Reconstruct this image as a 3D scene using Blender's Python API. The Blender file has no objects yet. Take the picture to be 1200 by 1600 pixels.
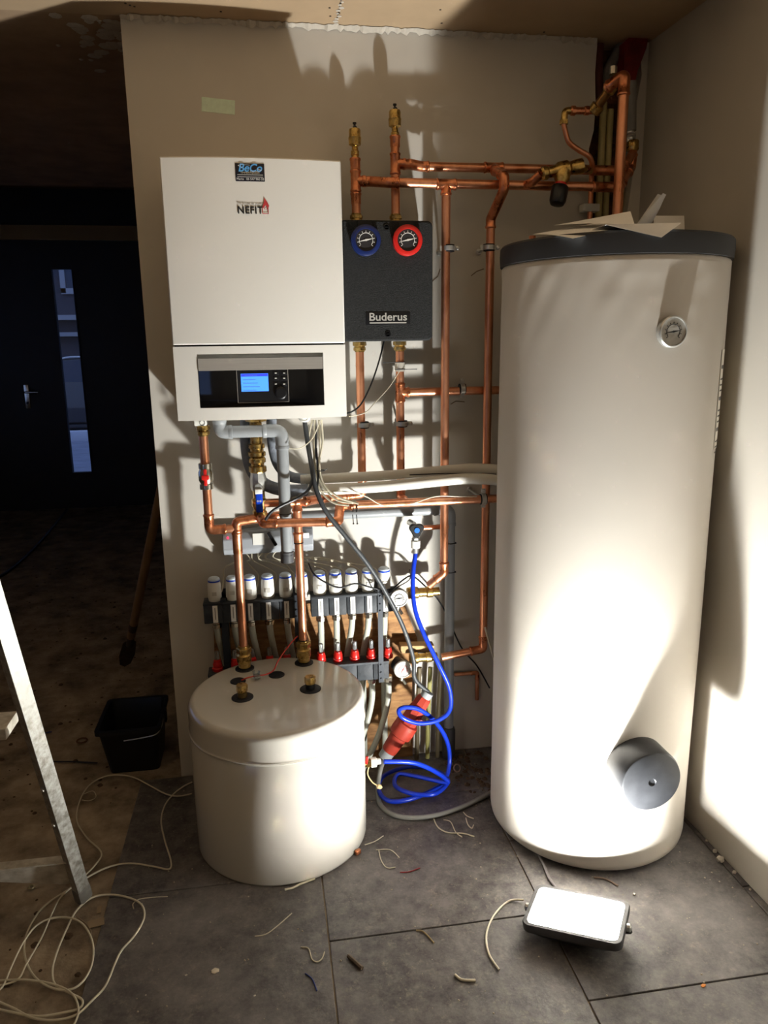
import bpy, bmesh, math, random
from mathutils import Vector, Matrix
import numpy as np
random.seed(4)
PI = math.pi
SC = bpy.context.scene
COL = SC.collection
V = Vector
# ------------------------------------------------------------------ camera
YAW, PITCH, ROLL, F = 0.1537722573586635, 0.22389302602957026, -0.012809121645937872, 1167.366772747117
CAM = V((0.3863142430370015, -2.66240492774634, 1.6154222179590276))
fw = V((math.sin(YAW)*math.cos(PITCH), math.cos(YAW)*math.cos(PITCH), -math.sin(PITCH)))
_r = V((math.cos(YAW), -math.sin(YAW), 0)); _u = _r.cross(fw)
rt = _r*math.cos(ROLL) + _u*math.sin(ROLL); up = -_r*math.sin(ROLL) + _u*math.cos(ROLL)
def ray(x, y): return fw + rt*((x-600)/F) - up*((y-800)/F)
def at(x, y, Y):
    d = ray(x, y); return CAM + d*((Y-CAM.y)/d.y)
def fl(x, y, Z=0.0):
    d = ray(x, y); return CAM + d*((Z-CAM.z)/d.z)
cd = bpy.data.cameras.new('camera'); cam = bpy.data.objects.new('camera', cd); COL.objects.link(cam)
M = Matrix((rt, up, -fw)).transposed().to_4x4(); M.translation = CAM; cam.matrix_world = M
cd.sensor_fit = 'HORIZONTAL'; cd.sensor_width = 36; cd.lens = F/1200*36; cd.clip_start = .02; cd.clip_end = 200
SC.camera = cam
# ------------------------------------------------------------------ materials
def lin(c): return tuple(((v/255)/12.92 if v <= 10 else (((v/255)+.055)/1.055)**2.4) for v in c)
MATS = {}
def mat(name, rgb, rough=.5, metal=0., var=0., scale=12., bump=0., bscale=None, rgb2=None, trans=0., emit=None, es=0., detail=4, coat=0., spec=.5, stretch=None, ior=1.45, lo=.35, hi=.65, rvar=0.):
    if name in MATS: return MATS[name]
    m = bpy.data.materials.new(name); m.use_nodes = True; nt = m.node_tree; b = nt.nodes['Principled BSDF']
    c = lin(rgb); b.inputs['Base Color'].default_value = (*c, 1); b.inputs['Roughness'].default_value = rough
    b.inputs['Metallic'].default_value = metal; b.inputs['Transmission Weight'].default_value = trans
    b.inputs['Coat Weight'].default_value = coat; b.inputs['Specular IOR Level'].default_value = spec; b.inputs['IOR'].default_value = ior
    if emit: b.inputs['Emission Color'].default_value = (*lin(emit), 1); b.inputs['Emission Strength'].default_value = es
    tc = nt.nodes.new('ShaderNodeTexCoord'); co = tc.outputs['Object']
    if stretch:
        mp = nt.nodes.new('ShaderNodeMapping'); mp.inputs['Scale'].default_value = stretch; nt.links.new(co, mp.inputs['Vector']); co = mp.outputs['Vector']
    n = nt.nodes.new('ShaderNodeTexNoise'); n.inputs['Scale'].default_value = scale; n.inputs['Detail'].default_value = detail; n.inputs['Roughness'].default_value = .62
    nt.links.new(co, n.inputs['Vector'])
    if var or rgb2:
        r = nt.nodes.new('ShaderNodeValToRGB'); r.color_ramp.elements[0].position = lo; r.color_ramp.elements[1].position = hi
        c2 = lin(rgb2) if rgb2 else tuple(v*(1-var) for v in c)
        r.color_ramp.elements[0].color = (*c2, 1); r.color_ramp.elements[1].color = (*c, 1)
        nt.links.new(n.outputs['Fac'], r.inputs['Fac']); nt.links.new(r.outputs['Color'], b.inputs['Base Color'])
    if rvar:
        mr = nt.nodes.new('ShaderNodeMapRange'); mr.inputs['To Min'].default_value = max(.05, rough-rvar); mr.inputs['To Max'].default_value = min(1, rough+rvar)
        mr.inputs['From Min'].default_value = .3; mr.inputs['From Max'].default_value = .7
        nt.links.new(n.outputs['Fac'], mr.inputs['Value']); nt.links.new(mr.outputs['Result'], b.inputs['Roughness'])
    if bump:
        n2 = nt.nodes.new('ShaderNodeTexNoise'); n2.inputs['Scale'].default_value = bscale or scale*3; n2.inputs['Detail'].default_value = 5
        nt.links.new(co, n2.inputs['Vector'])
        bp = nt.nodes.new('ShaderNodeBump'); bp.inputs['Strength'].default_value = bump; bp.inputs['Distance'].default_value = .01
        nt.links.new(n2.outputs['Fac'], bp.inputs['Height']); nt.links.new(bp.outputs['Normal'], b.inputs['Normal'])
    MATS[name] = m; return m
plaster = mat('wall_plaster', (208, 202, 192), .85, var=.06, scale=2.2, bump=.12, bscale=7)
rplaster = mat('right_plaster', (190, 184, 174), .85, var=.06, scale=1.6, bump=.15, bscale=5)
board_c = mat('ceiling_board', (186, 160, 128), .9, var=.1, scale=4, bump=.08)
filler = mat('joint_filler', (205, 196, 182), .9, var=.12, scale=30, bump=.3)
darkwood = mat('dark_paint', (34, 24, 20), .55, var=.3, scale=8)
hallmat = mat('hall_plaster', (170, 160, 148), .9, var=.2, scale=3)
hallceil = mat('hall_ceiling', (178, 150, 120), .9, var=.25, scale=5)
screed = mat('dusty_screed', (178, 162, 140), .92, rgb2=(104, 90, 74), scale=7, bump=.8, bscale=26, detail=10)
copper = mat('copper', (238, 172, 134), .36, .92, rgb2=(212, 138, 98), scale=18, rvar=.1, stretch=(1, 1, .35))
copper_d = mat('copper_fitting', (228, 152, 110), .33, .94, rgb2=(190, 112, 72), scale=34, rvar=.12)
brass = mat('brass', (220, 188, 116), .32, 1., rgb2=(150, 118, 62), scale=40, rvar=.1)
chrome = mat('zinc_steel', (212, 212, 208), .34, .75, var=.25, scale=40)
rubber = mat('black_rubber', (22, 22, 24), .6, var=.2)
blackp = mat('black_plastic', (20, 20, 22), .35)
glossb = mat('gloss_black', (8, 8, 9), .08, coat=.5)
greypvc = mat('grey_pvc', (146, 149, 151), .38, var=.08, scale=10)
greyfoam = mat('grey_foam', (140, 146, 156), .5, var=.3, scale=30, bump=.4, bscale=60)
whitep = mat('white_plastic', (226, 224, 216), .38)
boilerw = mat('boiler_white', (234, 231, 224), .3, var=.02, scale=1)
tankw = mat('tank_jacket', (200, 193, 183), .5, var=.03, scale=2, bump=.08, bscale=5)
bufw = mat('buffer_white', (208, 203, 193), .2, coat=.35, var=.02, scale=2)
foamins = mat('white_insulation', (224, 220, 210), .6, var=.05, scale=6)
epp = mat('charcoal_foam', (40, 41, 41), .8, rgb2=(22, 23, 23), scale=260, bump=.5, bscale=300, detail=2)
epp2 = mat('manifold_block', (58, 62, 66), .6, rgb2=(30, 32, 36), scale=14, bump=.15)
lidgrey = mat('lid_grey', (36, 35, 35), .55, var=.12, scale=8)
blue = mat('blue_plastic', (22, 66, 196), .3)
bluehose = mat('blue_hose', (20, 52, 182), .28)
navy = mat('navy_plastic', (22, 38, 92), .3)
red = mat('red_plastic', (206, 38, 32), .3)
orange = mat('orange_plastic', (158, 52, 36), .45, var=.15, scale=20)
pexm = mat('milky_pipe', (204, 206, 192), .35, trans=.25, var=.08, scale=6)
clear = mat('clear_plastic', (225, 228, 228), .12, trans=.8)
smoke = mat('smoked_cover', (214, 218, 224), .16, trans=.5)
paper = mat('paper', (238, 236, 232), .8, var=.04)
brown = mat('wood_board', (176, 132, 84), .8, rgb2=(118, 80, 48), scale=9, bump=.2, stretch=(1, 1, 4))
brick = mat('raw_masonry', (128, 84, 62), .95, rgb2=(66, 44, 34), scale=22, bump=.8)
yellowp = mat('yellow_pipe', (196, 182, 128), .5, var=.12, scale=14)
alu = mat('paint_spattered_aluminium', (172, 170, 163), .5, .4, rgb2=(120, 115, 104), scale=60, rvar=.15)
wirew = mat('white_cable', (206, 198, 176), .5)
blackcable = mat('black_cable', (26, 26, 28), .45)
greycable = mat('grey_cable', (54, 56, 58), .5, var=.1)
glass = mat('glass', (235, 240, 245), .02, trans=1.)
nickel = mat('nickel', (196, 190, 176), .25, 1.)
silverstrip = mat('brushed_strip', (168, 162, 154), .4, .3, var=.1, scale=40, stretch=(.2, 1, 6))
woodh = mat('ash_wood', (150, 118, 82), .7, var=.25, scale=14, stretch=(1, 1, .2))
rust = mat('rusty_steel', (92, 74, 58), .7, .4, var=.4, scale=20)
inkdark = mat('dark_ink', (24, 22, 22), .6)
inkwhite = mat('white_ink', (230, 228, 222), .5)
inkred = mat('red_ink', (190, 60, 62), .5)
# slate tiles: mottled, with pale builder's dust smears
def tile_mat():
    m = bpy.data.materials.new('slate_tile'); m.use_nodes = True; nt = m.node_tree; b = nt.nodes['Principled BSDF']; L = nt.links.new
    tc = nt.nodes.new('ShaderNodeTexCoord')
    def noise(s, d=8, r=.65):
        n = nt.nodes.new('ShaderNodeTexNoise'); n.inputs['Scale'].default_value = s; n.inputs['Detail'].default_value = d; n.inputs['Roughness'].default_value = r
        L(tc.outputs['Object'], n.inputs['Vector']); return n.outputs['Fac']
    def ramp(f, a, b_, ca, cb):
        r = nt.nodes.new('ShaderNodeValToRGB'); r.color_ramp.elements[0].position = a; r.color_ramp.elements[1].position = b_
        r.color_ramp.elements[0].color = (*ca, 1); r.color_ramp.elements[1].color = (*cb, 1); L(f, r.inputs['Fac']); return r.outputs['Color']
    base = ramp(noise(19, 10, .75), .36, .66, lin((62, 59, 60)), lin((116, 111, 108)))
    dust = ramp(noise(46, 10, .8), .54, .74, (0, 0, 0), (.75, .75, .75))
    mx = nt.nodes.new('ShaderNodeMixRGB'); L(dust, mx.inputs[0]); L(base, mx.inputs[1]); mx.inputs[2].default_value = (*lin((156, 146, 130)), 1)
    big = ramp(noise(2.1, 3, .5), .5, .68, (0, 0, 0), (.35, .35, .35))
    mx2 = nt.nodes.new('ShaderNodeMixRGB'); L(big, mx2.inputs[0]); L(mx.outputs[0], mx2.inputs[1]); mx2.inputs[2].default_value = (*lin((156, 151, 150)), 1)
    L(mx2.outputs[0], b.inputs['Base Color']); b.inputs['Roughness'].default_value = .5
    n3 = noise(40, 6, .6); bp = nt.nodes.new('ShaderNodeBump'); bp.inputs['Strength'].default_value = .35; bp.inputs['Distance'].default_value = .004
    L(n3, bp.inputs['Height']); L(bp.outputs['Normal'], b.inputs['Normal'])
    return m
slate = tile_mat()
# ------------------------------------------------------------------ mesh builder
def frame(d):
    d = V(d).normalized(); a = V((0, 0, 1)) if abs(d.z) < .9 else V((0, 1, 0))
    x = a.cross(d).normalized(); return x, d.cross(x), d
def rounded(pts, rad, n=6):
    """polyline -> polyline with filleted corners"""
    pts = [V(p) for p in pts]
    if len(pts) < 3 or rad <= 0: return pts
    out = [pts[0]]
    for i in range(1, len(pts)-1):
        a, b, c = pts[i-1], pts[i], pts[i+1]; u, w = (a-b), (c-b); lu, lw = u.length, w.length; u.normalize(); w.normalize()
        ang = u.angle(w)
        if ang > PI-.02: out.append(b); continue
        t = min(rad/math.tan(ang/2), lu*.49, lw*.49)
        for k in range(n+1):
            s = k/n; out.append((b+u*t)*(1-s)**2 + b*2*s*(1-s) + (b+w*t)*s*s)
    out.append(pts[-1]); return out
def smooth(pts, n=8, closed=False):
    pts = [V(p) for p in pts]; out = []; N = len(pts)
    for i in range(N if closed else N-1):
        g = (lambda k: pts[k % N]) if closed else (lambda k: pts[max(0, min(N-1, k))])
        p0, p1, p2, p3 = g(i-1), g(i), g(i+1), g(i+2)
        for k in range(n):
            t = k/n
            out.append(.5*((2*p1)+(p2-p0)*t+(2*p0-5*p1+4*p2-p3)*t*t+(3*p1-p0-3*p2+p3)*t**3))
    if not closed: out.append(pts[-1])
    return out
class MB:
    def __init__(s): s.v = []; s.f = []; s.m = []; s.cur = 0
    def add(s, vs, fs):
        o = len(s.v); s.v += [tuple(v) for v in vs]
        for f in fs: s.f.append(tuple(i+o for i in f)); s.m.append(s.cur)
        return s
    def box(s, c, size, rot=None, bev=0., seg=2):
        bm = bmesh.new(); bmesh.ops.create_cube(bm, size=1); bmesh.ops.scale(bm, vec=V(size), verts=bm.verts)
        if bev: bmesh.ops.bevel(bm, geom=list(bm.edges), offset=min(bev, min(size)*.49), segments=seg, profile=.5, affect='EDGES')
        R = rot.to_matrix() if hasattr(rot, 'to_matrix') else (rot or Matrix.Identity(3))
        bm.verts.index_update(); s.add([R @ v.co + V(c) for v in bm.verts], [[v.index for v in f.verts] for f in bm.faces]); bm.free(); return s
    def span(s, a, b, bev=0., seg=2):
        a, b = V(a), V(b); return s.box((a+b)/2, [max(1e-4, abs(b[i]-a[i])) for i in range(3)], None, bev, seg)
    def lathe(s, prof, o, d=(0, 0, 1), seg=24, cap=True):
        x, y, z = frame(d); o = V(o); vs = []; fs = []
        for (r, h) in prof:
            for k in range(seg):
                a = 2*PI*k/seg; vs.append(o+z*h+(x*math.cos(a)+y*math.sin(a))*r)
        for i in range(len(prof)-1):
            for k in range(seg):
                k2 = (k+1) % seg; fs.append((i*seg+k, i*seg+k2, (i+1)*seg+k2, (i+1)*seg+k))
        if cap:
            fs.append(tuple(reversed(range(seg)))); fs.append(tuple(range((len(prof)-1)*seg, len(prof)*seg)))
        return s.add(vs, fs)
    def cyl(s, a, b, r, seg=20, r2=None):
        a, b = V(a), V(b); return s.lathe([(r, 0), (r2 if r2 else r, (b-a).length)], a, b-a, seg)
    def ring(s, o, d, R, r, seg=28, n=8):
        x, y, z = frame(d); o = V(o); vs = []; fs = []
        for i in range(seg):
            a = 2*PI*i/seg; e = x*math.cos(a)+y*math.sin(a)
            for j in range(n):
                b = 2*PI*j/n; vs.append(o+e*(R+r*math.cos(b))+z*r*math.sin(b))
        for i in range(seg):
            for j in range(n): fs.append((i*n+j, ((i+1) % seg)*n+j, ((i+1) % seg)*n+(j+1) % n, i*n+(j+1) % n))
        return s.add(vs, fs)
    def tube(s, pts, r, seg=12, cap=True, closed=False):
        pts = [V(p) for p in pts]; N = len(pts); tang = []
        for i in range(N):
            a = pts[(i-1) % N] if (closed or i > 0) else pts[0]; b = pts[(i+1) % N] if (closed or i < N-1) else pts[-1]
            t = b-a; tang.append(t.normalized() if t.length > 1e-9 else V((0, 0, 1)))
        x, y, _ = frame(tang[0]); vs = []; fs = []
        for i in range(N):
            if i: 
                q = tang[i-1].rotation_difference(tang[i]); x = q @ x
            x = (x - tang[i]*x.dot(tang[i])).normalized(); y = tang[i].cross(x)
            rr = r(i/(N-1)) if callable(r) else r
            for k in range(seg):
                a = 2*PI*k/seg; vs.append(pts[i]+(x*math.cos(a)+y*math.sin(a))*rr)
        for i in range(N if closed else N-1):
            j = (i+1) % N
            for k in range(seg):
                k2 = (k+1) % seg; fs.append((i*seg+k, i*seg+k2, j*seg+k2, j*seg+k))
        if cap and not closed: fs.append(tuple(reversed(range(seg)))); fs.append(tuple(range((N-1)*seg, N*seg)))
        return s.add(vs, fs)
    def prism(s, poly, o, ax, ay, az, d):
        """poly in (ax, ay) from origin o, extruded d along az"""
        o, ax, ay, az = V(o), V(ax), V(ay), V(az); n = len(poly); vs = [o+ax*p[0]+ay*p[1] for p in poly]+[o+ax*p[0]+ay*p[1]+az*d for p in poly]
        fs = [tuple(reversed(range(n))), tuple(range(n, 2*n))]+[(i, (i+1) % n, n+(i+1) % n, n+i) for i in range(n)]
        return s.add(vs, fs)
    def build(s, name, m, parent=None, origin=None, sharp=35, bevel=0.):
        me = bpy.data.meshes.new(name)
        if parent is not None: org = wloc(parent)
        else:
            if origin is None:
                xs = [v[0] for v in s.v]; ys = [v[1] for v in s.v]; zs = [v[2] for v in s.v]; origin = ((min(xs)+max(xs))/2, (min(ys)+max(ys))/2, min(zs))
            org = V(origin)
        me.from_pydata([tuple(V(v)-org) for v in s.v], [], s.f)
        bm = bmesh.new(); bm.from_mesh(me); bmesh.ops.recalc_face_normals(bm, faces=bm.faces); bm.to_mesh(me); bm.free()
        for k in (m if isinstance(m, (list, tuple)) else [m]): me.materials.append(k)
        for p, mi in zip(me.polygons, s.m): p.material_index = mi; p.use_smooth = True
        me.set_sharp_from_angle(angle=math.radians(sharp))
        o = bpy.data.objects.new(name, me); COL.objects.link(o)
        if parent is not None: o.parent = parent
        else: o.location = org
        if bevel:
            b = o.modifiers.new('bevel', 'BEVEL'); b.width = bevel; b.segments = 2; b.limit_method = 'ANGLE'
        return o
def wloc(o):
    p = V(o.location)
    while o.parent: o = o.parent; p += V(o.location)
    return p
def thing(name, label, cat, loc, group=None):
    o = bpy.data.objects.new(name, None); COL.objects.link(o); o.location = V(loc); o.empty_display_size = .05
    o['label'] = label; o['category'] = cat
    if group: o['group'] = group
    return o
def tag(o, label, cat, group=None):
    o['label'] = label; o['category'] = cat
    if group: o['group'] = group
    return o
def struct(o): o['kind'] = 'structure'; return o
def text(body, size, o, xdir, ydir, m, parent, name='lettering', bold=0., depth=.0006, align='CENTER', sx=1., shear=0.):
    cu = bpy.data.curves.new('lettering', 'FONT'); cu.body = body; cu.size = size; cu.extrude = depth/2; cu.align_x = align; cu.align_y = 'CENTER'; cu.offset = bold; cu.shear = shear; cu.space_character = 1.1 if body == 'NEFIT' else 1.0
    t = bpy.data.objects.new('t', cu); COL.objects.link(t); dg = bpy.context.evaluated_depsgraph_get()
    me = bpy.data.meshes.new_from_object(t.evaluated_get(dg)); bpy.data.objects.remove(t)
    X = V(xdir).normalized(); Y = V(ydir).normalized(); Z = X.cross(Y); org = wloc(parent)
    for v in me.vertices: v.co = V(o)+X*v.co.x*sx+Y*v.co.y+Z*v.co.z-org
    me.materials.clear(); me.materials.append(m); me.name = name
    ob = bpy.data.objects.new(name, me); COL.objects.link(ob); ob.parent = parent; return ob
XP, ZP, YN = V((1, 0, 0)), V((0, 0, 1)), V((0, -1, 0))
# ------------------------------------------------------------------ the room shell
H = 2.6
def rwx(y): return 1.735-.0303*y
# back wall with raw chase in its right end
b = MB()
jag = [(1.575, 0), (1.570, .5), (1.574, 1.2), (1.570, 1.9), (1.563, 2.02), (1.552, 2.08), (1.556, 2.14), (1.54, 2.2), (1.535, 2.26), (1.55, 2.32), (1.552, 2.4), (1.545, 2.5), (1.548, 2.58), (1.548, H)]
b.prism([(0, 0)]+jag+[(0, H)], (0, 0, 0), XP, ZP, (0, 1, 0), .12)
b.prism([(1.69, 0), (1.76, 0), (1.76, H), (1.70, H), (1.715, 2.5), (1.70, 2.4), (1.705, 2.2), (1.69, 2.05)], (0, 0, 0), XP, ZP, (0, 1, 0), .12)
wb = struct(b.build('wall_back', plaster, origin=(0, 0, 0), sharp=30))
cb = MB(); cb.span((1.5, .085, 0), (1.76, .14, H)); struct(cb.build('wall_chase', brick))
b = MB(); yb = -4.2
b.add([(rwx(.14), .14, 0), (rwx(yb), yb, 0), (rwx(yb), yb, H), (rwx(.14), .14, H), (rwx(.14)+.1, .14, 0), (rwx(yb)+.1, yb, 0), (rwx(yb)+.1, yb, H), (rwx(.14)+.1, .14, H)],
      [(0, 1, 2, 3), (4, 7, 6, 5), (0, 4, 5, 1), (3, 2, 6, 7), (0, 3, 7, 4), (1, 5, 6, 2)])
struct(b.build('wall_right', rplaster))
def wall_win(name, ax, c0, c1, a0, a1, w0, w1, z0, z1, top, m, wn):
    # wall lying between c0..c1 on the thin axis, running a0..a1, with a glazed opening w0..w1, z0..z1
    P = (lambda a, c, z: (a, c, z)) if ax == 'x' else (lambda a, c, z: (c, a, z))
    b = MB()
    for (p, q, r_, t_) in ((a0, w0, 0, top), (w1, a1, 0, top), (w0, w1, 0, z0), (w0, w1, z1, top)): b.span(P(p, c0, r_), P(q, c1, t_))
    struct(b.build(name, m)); cm = (c0+c1)/2
    b = MB(); e = .05
    for (p, q, r_, t_) in ((w0, w0+e, z0, z1), (w1-e, w1, z0, z1), (w0, w1, z0, z0+e), (w0, w1, z1-e, z1), ((w0+w1)/2-e/2, (w0+w1)/2+e/2, z0, z1)): b.span(P(p, cm-.03, r_), P(q, cm+.03, t_))
    wo = struct(b.build(wn, whitep)); MB().span(P(w0+e, cm-.006, z0+e), P(w1-e, cm+.006, z1-e)).build('pane', glass, wo)
wall_win('wall_rear', 'x', yb-.1, yb, -3.1, 2.0, -3.0, -1.3, .4, 2.4, H, rplaster, 'fill_window_1')  # window is added, unseen behind the camera, to let in dusk fill
wall_win('wall_left', 'y', -3.2, -3.1, yb, 5.3, .4, 4.4, .7, 2.4, 3.1, hallmat, 'fill_window_2')  # out-of-view window added to lift the dark hall with sky light
struct(MB().span((.0, .12, 0), (.1, 5.2, H+.5)).build('wall_passage', hallmat))
# ceiling boards, joint and filler
b = MB(); b.span((-3.1, yb, H), (at(523, 10, 0).x-.002, .0, H+.03)); b.span((at(523, 10, 0).x+.002, yb, H), (1.9, .14, H+.03)); b.span((-3.1, yb, H+.025), (1.9, .14, H+.05))
struct(b.build('ceiling', board_c))
b = MB(); b.span((-3.1, 0, H), (.1, 2.6, H+.05)); b.span((-3.1, 2.6, H), (.1, 2.65, H+.45)); b.span((-3.1, 2.6, 3.05), (.1, 5.3, 3.1)); struct(b.build('ceiling_hall', hallceil))
b = MB(); n = 150; pv = []
for i in range(n+1):
    x = .0+1.54*i/n; w = .010+.012*abs(math.sin(i*1.7)*math.sin(i*.37))+random.uniform(0, .008); hh = .006+random.uniform(0, .012)
    pv.append((x, w, hh))
for (x, w, hh), (x2, w2, h2) in zip(pv, pv[1:]):
    b.add([(x, -w, H-.002), (x2, -w2, H-.002), (x2, -.002, H-h2), (x, -.002, H-hh), (x, .0, H), (x2, .0, H)], [(0, 1, 2, 3), (0, 3, 4), (1, 5, 2)])
struct(b.build('trim_1', filler))
b = MB()
for k in range(26):      # filler blobs along the board joint and screw heads
    t = k/25; p = V((at(523, 10, 0).x+random.uniform(-.006, .006), -.02-.5*t, H-.001))
    b.lathe([(.004+random.uniform(0, .006), 0), (.003, .002)], p, (0, 0, -1), 7)
struct(b.build('trim_2', filler))
b = MB()
for (sx, sy) in [(515, 12), (516, 25), (532, 5), (530, 20), (196, 5), (203, 8), (210, 10), (345, 18), (690, 36), (688, 15), (850, 50)]:
    p = fl(sx, sy, H); b.lathe([(.0035, 0), (.0035, .0012)], p, (0, 0, -1), 8)
struct(b.build('trim_3', mat('screw_black', (40, 30, 24), .6)))
# plaster smear where hall ceiling meets the wall corner
b = MB()
for k in range(46):
    p = V((-.02-abs(random.gauss(0, .09)), .02+abs(random.gauss(0, .16)), H-.001)); r = random.uniform(.004, .03)
    b.lathe([(r, 0), (r*.6, .003)], p, (random.uniform(-.05, .05), random.uniform(-.05, .05), -1), 7)
struct(b.build('trim_4', filler))
# floors
struct(MB().span((-3.1, yb, -.1), (1.9, 5.3, -.006)).build('floor', screed))
b = MB(); g = .0022
xs = [-.15, .489, 1.114, 1.739, 2.4]
offs = [.28, .0, -.30, .0]
for i in range(4):
    x0, x1 = xs[i], xs[i+1]
    ys = [-.905+offs[i]+.625*k for k in range(-6, 4)]
    for y0 in ys:
        a, c = y0, y0+.625
        c = min(c, 0.); 
        if a >= 0 or c-a < .02: continue
        x1c = min(x1, 1.9)
        if x1c-x0 < .02: continue
        b.span((x0+g, a+g, -.012), (min(x1c-g, rwx(a)+.05), c-g, 0), .0012, 1)
struct(b.build('floor_tiles', slate))
# ------------------------------------------------------------------ far hall: door, lintel, glass, street
YF = 5.2
gx0, gx1, gz0, gz1 = at(81, 421, YF).x, at(145, 738, YF).x-.005, at(114, 738, YF).z, at(80, 421, YF).z
dx0, dx1 = at(5, 600, YF).x, -.55
dr = MB(); 
dr.span((dx0, YF-.02, .02), (gx0, YF+.04, 2.56)); dr.span((gx1, YF-.02, .02), (dx1, YF+.04, 2.56)); dr.span((gx0, YF-.02, .02), (gx1, YF+.04, gz0)); dr.span((gx0, YF-.02, gz1), (gx1, YF+.04, 2.56))
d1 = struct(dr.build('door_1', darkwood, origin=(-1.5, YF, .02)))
fr = MB()
for a, c in (((gx0-.012, YF-.03, gz0-.012), (gx0, YF-.02, gz1+.012)), ((gx1, YF-.03, gz0-.012), (gx1+.012, YF-.02, gz1+.012)), ((gx0, YF-.03, gz0-.012), (gx1, YF-.02, gz0)), ((gx0, YF-.03, gz1), (gx1, YF-.02, gz1+.012))): fr.span(a, c)
fr.build('glazing_bead', darkwood, d1)
MB().span((gx0, YF, gz0), (gx1, YF+.012, gz1)).build('pane', glass, d1)
hp = at(42, 620, YF-.04)
hd = MB().span((hp.x-.022, YF-.035, hp.z-.115), (hp.x+.022, YF-.02, hp.z+.115), .004).build('handle_plate', nickel, d1)
MB().tube(rounded([(hp.x-.003, YF-.02, hp.z+.045), (hp.x-.003, YF-.075, hp.z+.045), (hp.x+.12, YF-.075, hp.z+.042)], .02), .011).build('door_handle', nickel, hd)
MB().lathe([(.012, 0), (.012, .006)], (hp.x, YF-.035, hp.z-.06), (0, -1, 0), 14).build('lock_cylinder', inkdark, hd)
b = MB(); b.span((-3.1, YF-.06, 2.59), (.0, YF+.1, 2.72)); struct(b.build('trim_5', mat('lintel_paint', (214, 204, 188), .8)))
b = MB(); b.span((-3.1, YF, 0), (dx0-.06, YF+.1, 2.59)); b.span((dx1+.06, YF, 0), (.1, YF+.1, 2.59)); b.span((-3.1, YF, 2.72), (.1, YF+.1, 3.1)); b.span((dx0-.06, YF-.0, 2.56), (dx1+.06, YF+.1, 2.6))
b.span((dx0-.06, YF-.01, 0), (dx0, YF+.08, 2.56)); b.span((dx1, YF-.01, 0), (dx1+.06, YF+.08, 2.56)); b.span((dx0, YF, 0), (dx1, YF+.08, .02))
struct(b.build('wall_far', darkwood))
# street outside
pave = mat('pale_paving', (140, 144, 156), .8, var=.4, scale=5, stretch=(.6, 5, 1))
MB_ = MB().span((-14, 5.35, -.12), (10, 11.4, -.06)); tag(MB_.build('pavement', pave), 'pale brick pavement seen low through the narrow door glass', 'pavement')
tag(MB().span((-14, 11.4, -.2), (10, 18, -.08)).build('road', mat('asphalt', (60, 62, 68), .9, var=.2)), 'dark asphalt street seen beyond the pavement through the door glass', 'road')
tag(MB().span((-14, 11.4, -.08), (10, 11.6, .12), .01).build('kerb', mat('kerb_stone', (190, 192, 198), .8)), 'light kerb stone edging the street beyond the door glass', 'kerb')
car = thing('car', 'dark parked car seen through the tall narrow door glass', 'car', (-2.6, 13.1, -.1))
cy = 12.3
prof = [(-2.2, .25), (-2.25, .7), (-2.1, .95), (-1.3, 1.05), (-.6, 1.5), (.5, 1.55), (1.2, 1.12), (2.0, .98), (2.2, .7), (2.15, .25)]
MB().prism(prof, (-2.9, cy, -.1), XP, ZP, (0, 1, 0), 1.75).build('body', mat('car_paint', (26, 28, 34), .2, coat=1.), car, bevel=.05)
MB().prism([(-1.1, 1.07), (-.5, 1.44), (.0, 1.47), (.0, 1.05)], (-2.9, cy-.012, -.1), XP, ZP, (0, 1, 0), .014).build('side_window', mat('car_glass', (44, 54, 70), .2), car)
MB().prism([(.08, 1.05), (.08, 1.47), (.45, 1.46), (.95, 1.12)], (-2.9, cy-.012, -.1), XP, ZP, (0, 1, 0), .014).build('side_window', MATS['car_glass'], car)
for wx in (-1.35, 1.35): MB().lathe([(.31, 0), (.33, .03), (.33, .2), (.31, .22)], (-2.9+wx, cy-.03, .25), (0, 1, 0), 28).build('wheel', rubber, car)
MB().tube(smooth([(-4.0, cy-.02, .98), (-3.4, cy-.02, 1.36), (-2.9, cy-.02, 1.41), (-2.4, cy-.02, 1.36)]), .018, 8).build('window_trim', chrome, car)
hs = thing('house', 'house facade with white window frame across the street behind the car', 'house', (-3, 18, -.1))
MB().span((-14, 18, -.1), (10, 18.3, 8)).build('wall', mat('house_brick', (74, 72, 78), .9, var=.2), hs)
b = MB(); wx = at(104, 440, 17.9).x; wz = at(100, 458, 17.9).z
w1 = b.span((wx-.16, 17.9, wz), (wx-.04, 18, wz+2)).span((wx-.16, 17.9, wz-.02), (wx+1.9, 18, wz+.12)).span((wx+1.8, 17.9, wz), (wx+1.9, 18, wz+2)).build('window_frame', mat('dull_white', (150, 150, 152), .6), hs)
MB().span((wx-.04, 17.96, wz+.1), (wx+1.8, 17.99, wz+2)).build('pane', MATS['car_glass'], w1)
sz = at(100, 500, 17.7).z
MB().span((-14, 17.6, sz), (10, 18, sz+.12)).span((-14, 17.7, sz-.4), (10, 18, sz-.3)).build('sill_band', MATS['dull_white'], hs)
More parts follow.
